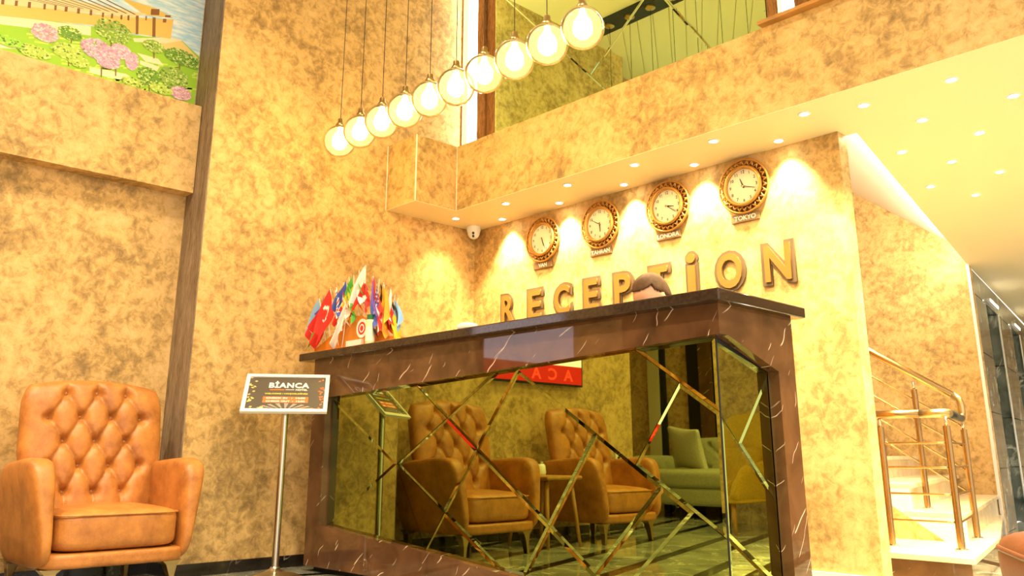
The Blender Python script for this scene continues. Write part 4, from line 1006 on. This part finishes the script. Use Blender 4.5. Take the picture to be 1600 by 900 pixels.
for p in STRIPE: put(p, 'dark')
for p in BROWN: put(p, 'brown')
for p in TRUNK: put(p, 'trunk')
for (ty, tz, rx, ry, k) in TREES:
    lay[0] += 2; d0 = .0042 + lay[0] * .00006
    pk = k.startswith('pink')
    for j in range(420):
        r = sqrt(rm.random()); a = rm.uniform(0, 2 * pi); cy, cz = ty + rx * r * cos(a), tz + ry * r * sin(a)
        s_ = rm.uniform(.004, .011)
        key = rm.choice([k, k, 'lp' if pk else 'l1', 'kp' if pk else ('k1' if rm.random() < .6 else k)])
        n = 5; a0 = rm.uniform(0, 6)
        put([(cy + s_ * cos(a0 + 2 * pi * q / n), cz + .7 * s_ * sin(a0 + 2 * pi * q / n)) for q in range(n)], key, d0 + rm.random() * .0001)
tag(mm.build('print', mats_, mu, fix=False), kind='stuff')

# ------------------------------------------------------------------ person behind the desk (only the top of the head shows)
SKIN = mat('skin', (.62, .34, .21), .5); HAIR = mat('brown_hair', (.085, .038, .014), .8, noise=(40, .3)); SHIRT = mat('dark_jacket', (.03, .03, .04), .8)
pr_ = thing('person', 'person with short brown hair behind the desk, head bowed, only forehead and hair showing', 'person', (2.16, -.58, 0), radians(-8))
vs = [(0, 0, .86), (0, .0, 1.02), (0, -.01, 1.20), (0, -.02, 1.33), (0, -.045, 1.40),
      (-.10, 0, .84), (-.11, -.01, .48), (-.11, .02, .07), (-.11, -.10, .03), (.10, 0, .84), (.11, -.01, .48), (.11, .02, .07), (.11, -.10, .03),
      (-.18, -.02, 1.29), (-.25, -.03, 1.05), (-.22, -.20, .98), (.18, -.02, 1.29), (.25, -.03, 1.05), (.22, -.20, .98)]
es = [(0, 1), (1, 2), (2, 3), (3, 4), (0, 5), (5, 6), (6, 7), (7, 8), (0, 9), (9, 10), (10, 11), (11, 12), (3, 13), (13, 14), (14, 15), (3, 16), (16, 17), (17, 18)]
rad = [.15, .13, .145, .11, .052, .095, .06, .042, .035, .095, .06, .042, .035, .062, .045, .033, .062, .045, .033]
me = bpy.data.meshes.new('body'); me.from_pydata(vs, es, []); me.materials.append(SHIRT)
bo = link('body', me, pr_)
sk = bo.modifiers.new('skin', 'SKIN'); bo.modifiers.new('subd', 'SUBSURF').levels = 2; bo.modifiers['subd'].render_levels = 2
for i, r in enumerate(rad): me.skin_vertices[0].data[i].radius = (r, r * (.72 if i < 4 else 1))
me.skin_vertices[0].data[0].use_root = True
HM = Matrix.Translation((0, -.065, 1.44)) @ Matrix.Rotation(radians(34), 4, 'X')
def headw(x, y, z):
    # y<0 is the face; z up; jaw narrows
    w_ = .078 * (1 - .22 * max(0, -z) ** 1.5); dpt = .098 * (1 - .10 * max(0, -z))
    p = Vector((x * w_, y * dpt, z * .118))
    if y < -.3:
        if abs(x) < .22 and -.45 < z < .05: p.y -= .016 * (1 - abs(x) / .22) * (.05 - z) / .5     # nose
        for ex in (-.42, .42):
            p.y += .008 * exp(-((x - ex) ** 2 + (z - .05) ** 2) / .02)
        p.y -= .004 * exp(-(x * x / .06 + (z + .62) ** 2 / .006))
    for ex in (-1, 1):
        if abs(y - .05) < .2 and abs(z) < .25 and x * ex > .85: p.x += ex * .012
    return HM @ p
hd = MB().soft(headw, 2.3, 18).build('head', SKIN, pr_, smooth=True)
for ex in (-.031, .031):
    c = HM @ Vector((ex, -.084, .006))
    MB().lathe([(.012 * cos(a * pi / 8 - pi / 2) + .0002, .012 * sin(a * pi / 8 - pi / 2)) for a in range(9)], 12, lambda x, y, z, c=c: (c.x + x, c.y + y, c.z + z)).build('eye', INKW, hd, smooth=True)
    MB().soft(lambda x, y, z, ex=ex: HM @ Vector((ex + .016 * x, -.094 + .004 * y, .028 + .0035 * z)), 3, 4).build('eyebrow', HAIR, hd)
MB().soft(lambda x, y, z: HM @ Vector((.024 * x, -.092 + .006 * y, -.073 + .005 * z)), 3, 5).build('mouth', mat('lips', (.45, .14, .11), .5), hd)
MB().tube([HM @ Vector((0, .02, -.08)), (0, -.04, 1.36)], [.05, .055], 14).build('neck', SKIN, pr_, smooth=True)
def hairw(x, y, z):
    r_ = Vector((x * .086, y * .106 + .012, z * .126 + .012))
    return HM @ r_
hm = MB().soft(hairw, 2.3, 20)
keep = []
inv = HM.inverted()
for fi, f in enumerate(hm.f):
    c = inv @ (sum((Vector(hm.v[i]) for i in f), Vector()) / len(f))
    if c.z > .088 - (.0 if c.y < -.02 else .11 * (c.y + .02) / .1 + .03): keep.append(f)
hm.f = keep; hm.m = [0] * len(keep)
hr = hm.build('hair', HAIR, pr_, smooth=True); hr.modifiers.new('thick', 'SOLIDIFY').thickness = .012
for s in (-1, 1):
    hand = MB(); w0 = Vector((s * .22, -.20, .98))
    hand.soft(lambda x, y, z: (w0.x + .036 * x, w0.y - .05 + .048 * y, w0.z - .006 + .014 * z), 4, 5)
    for k, ln in enumerate((.062, .072, .068, .052)):
        bx = w0.x + (-.027 + .018 * k) * 1
        hand.tube([(bx, w0.y - .085, w0.z - .005), (bx, w0.y - .095 - ln * .4, w0.z + .002), (bx, w0.y - .095 - ln * .75, w0.z - .008), (bx, w0.y - .095 - ln, w0.z - .022)], [.009, .0085, .008, .006], 8)
    hand.tube([(w0.x - s * .03, w0.y - .03, w0.z), (w0.x - s * .055, w0.y - .06, w0.z - .004), (w0.x - s * .058, w0.y - .09, w0.z - .012)], [.011, .0095, .007], 8)
    hand.build('hand', SKIN, pr_, smooth=True)
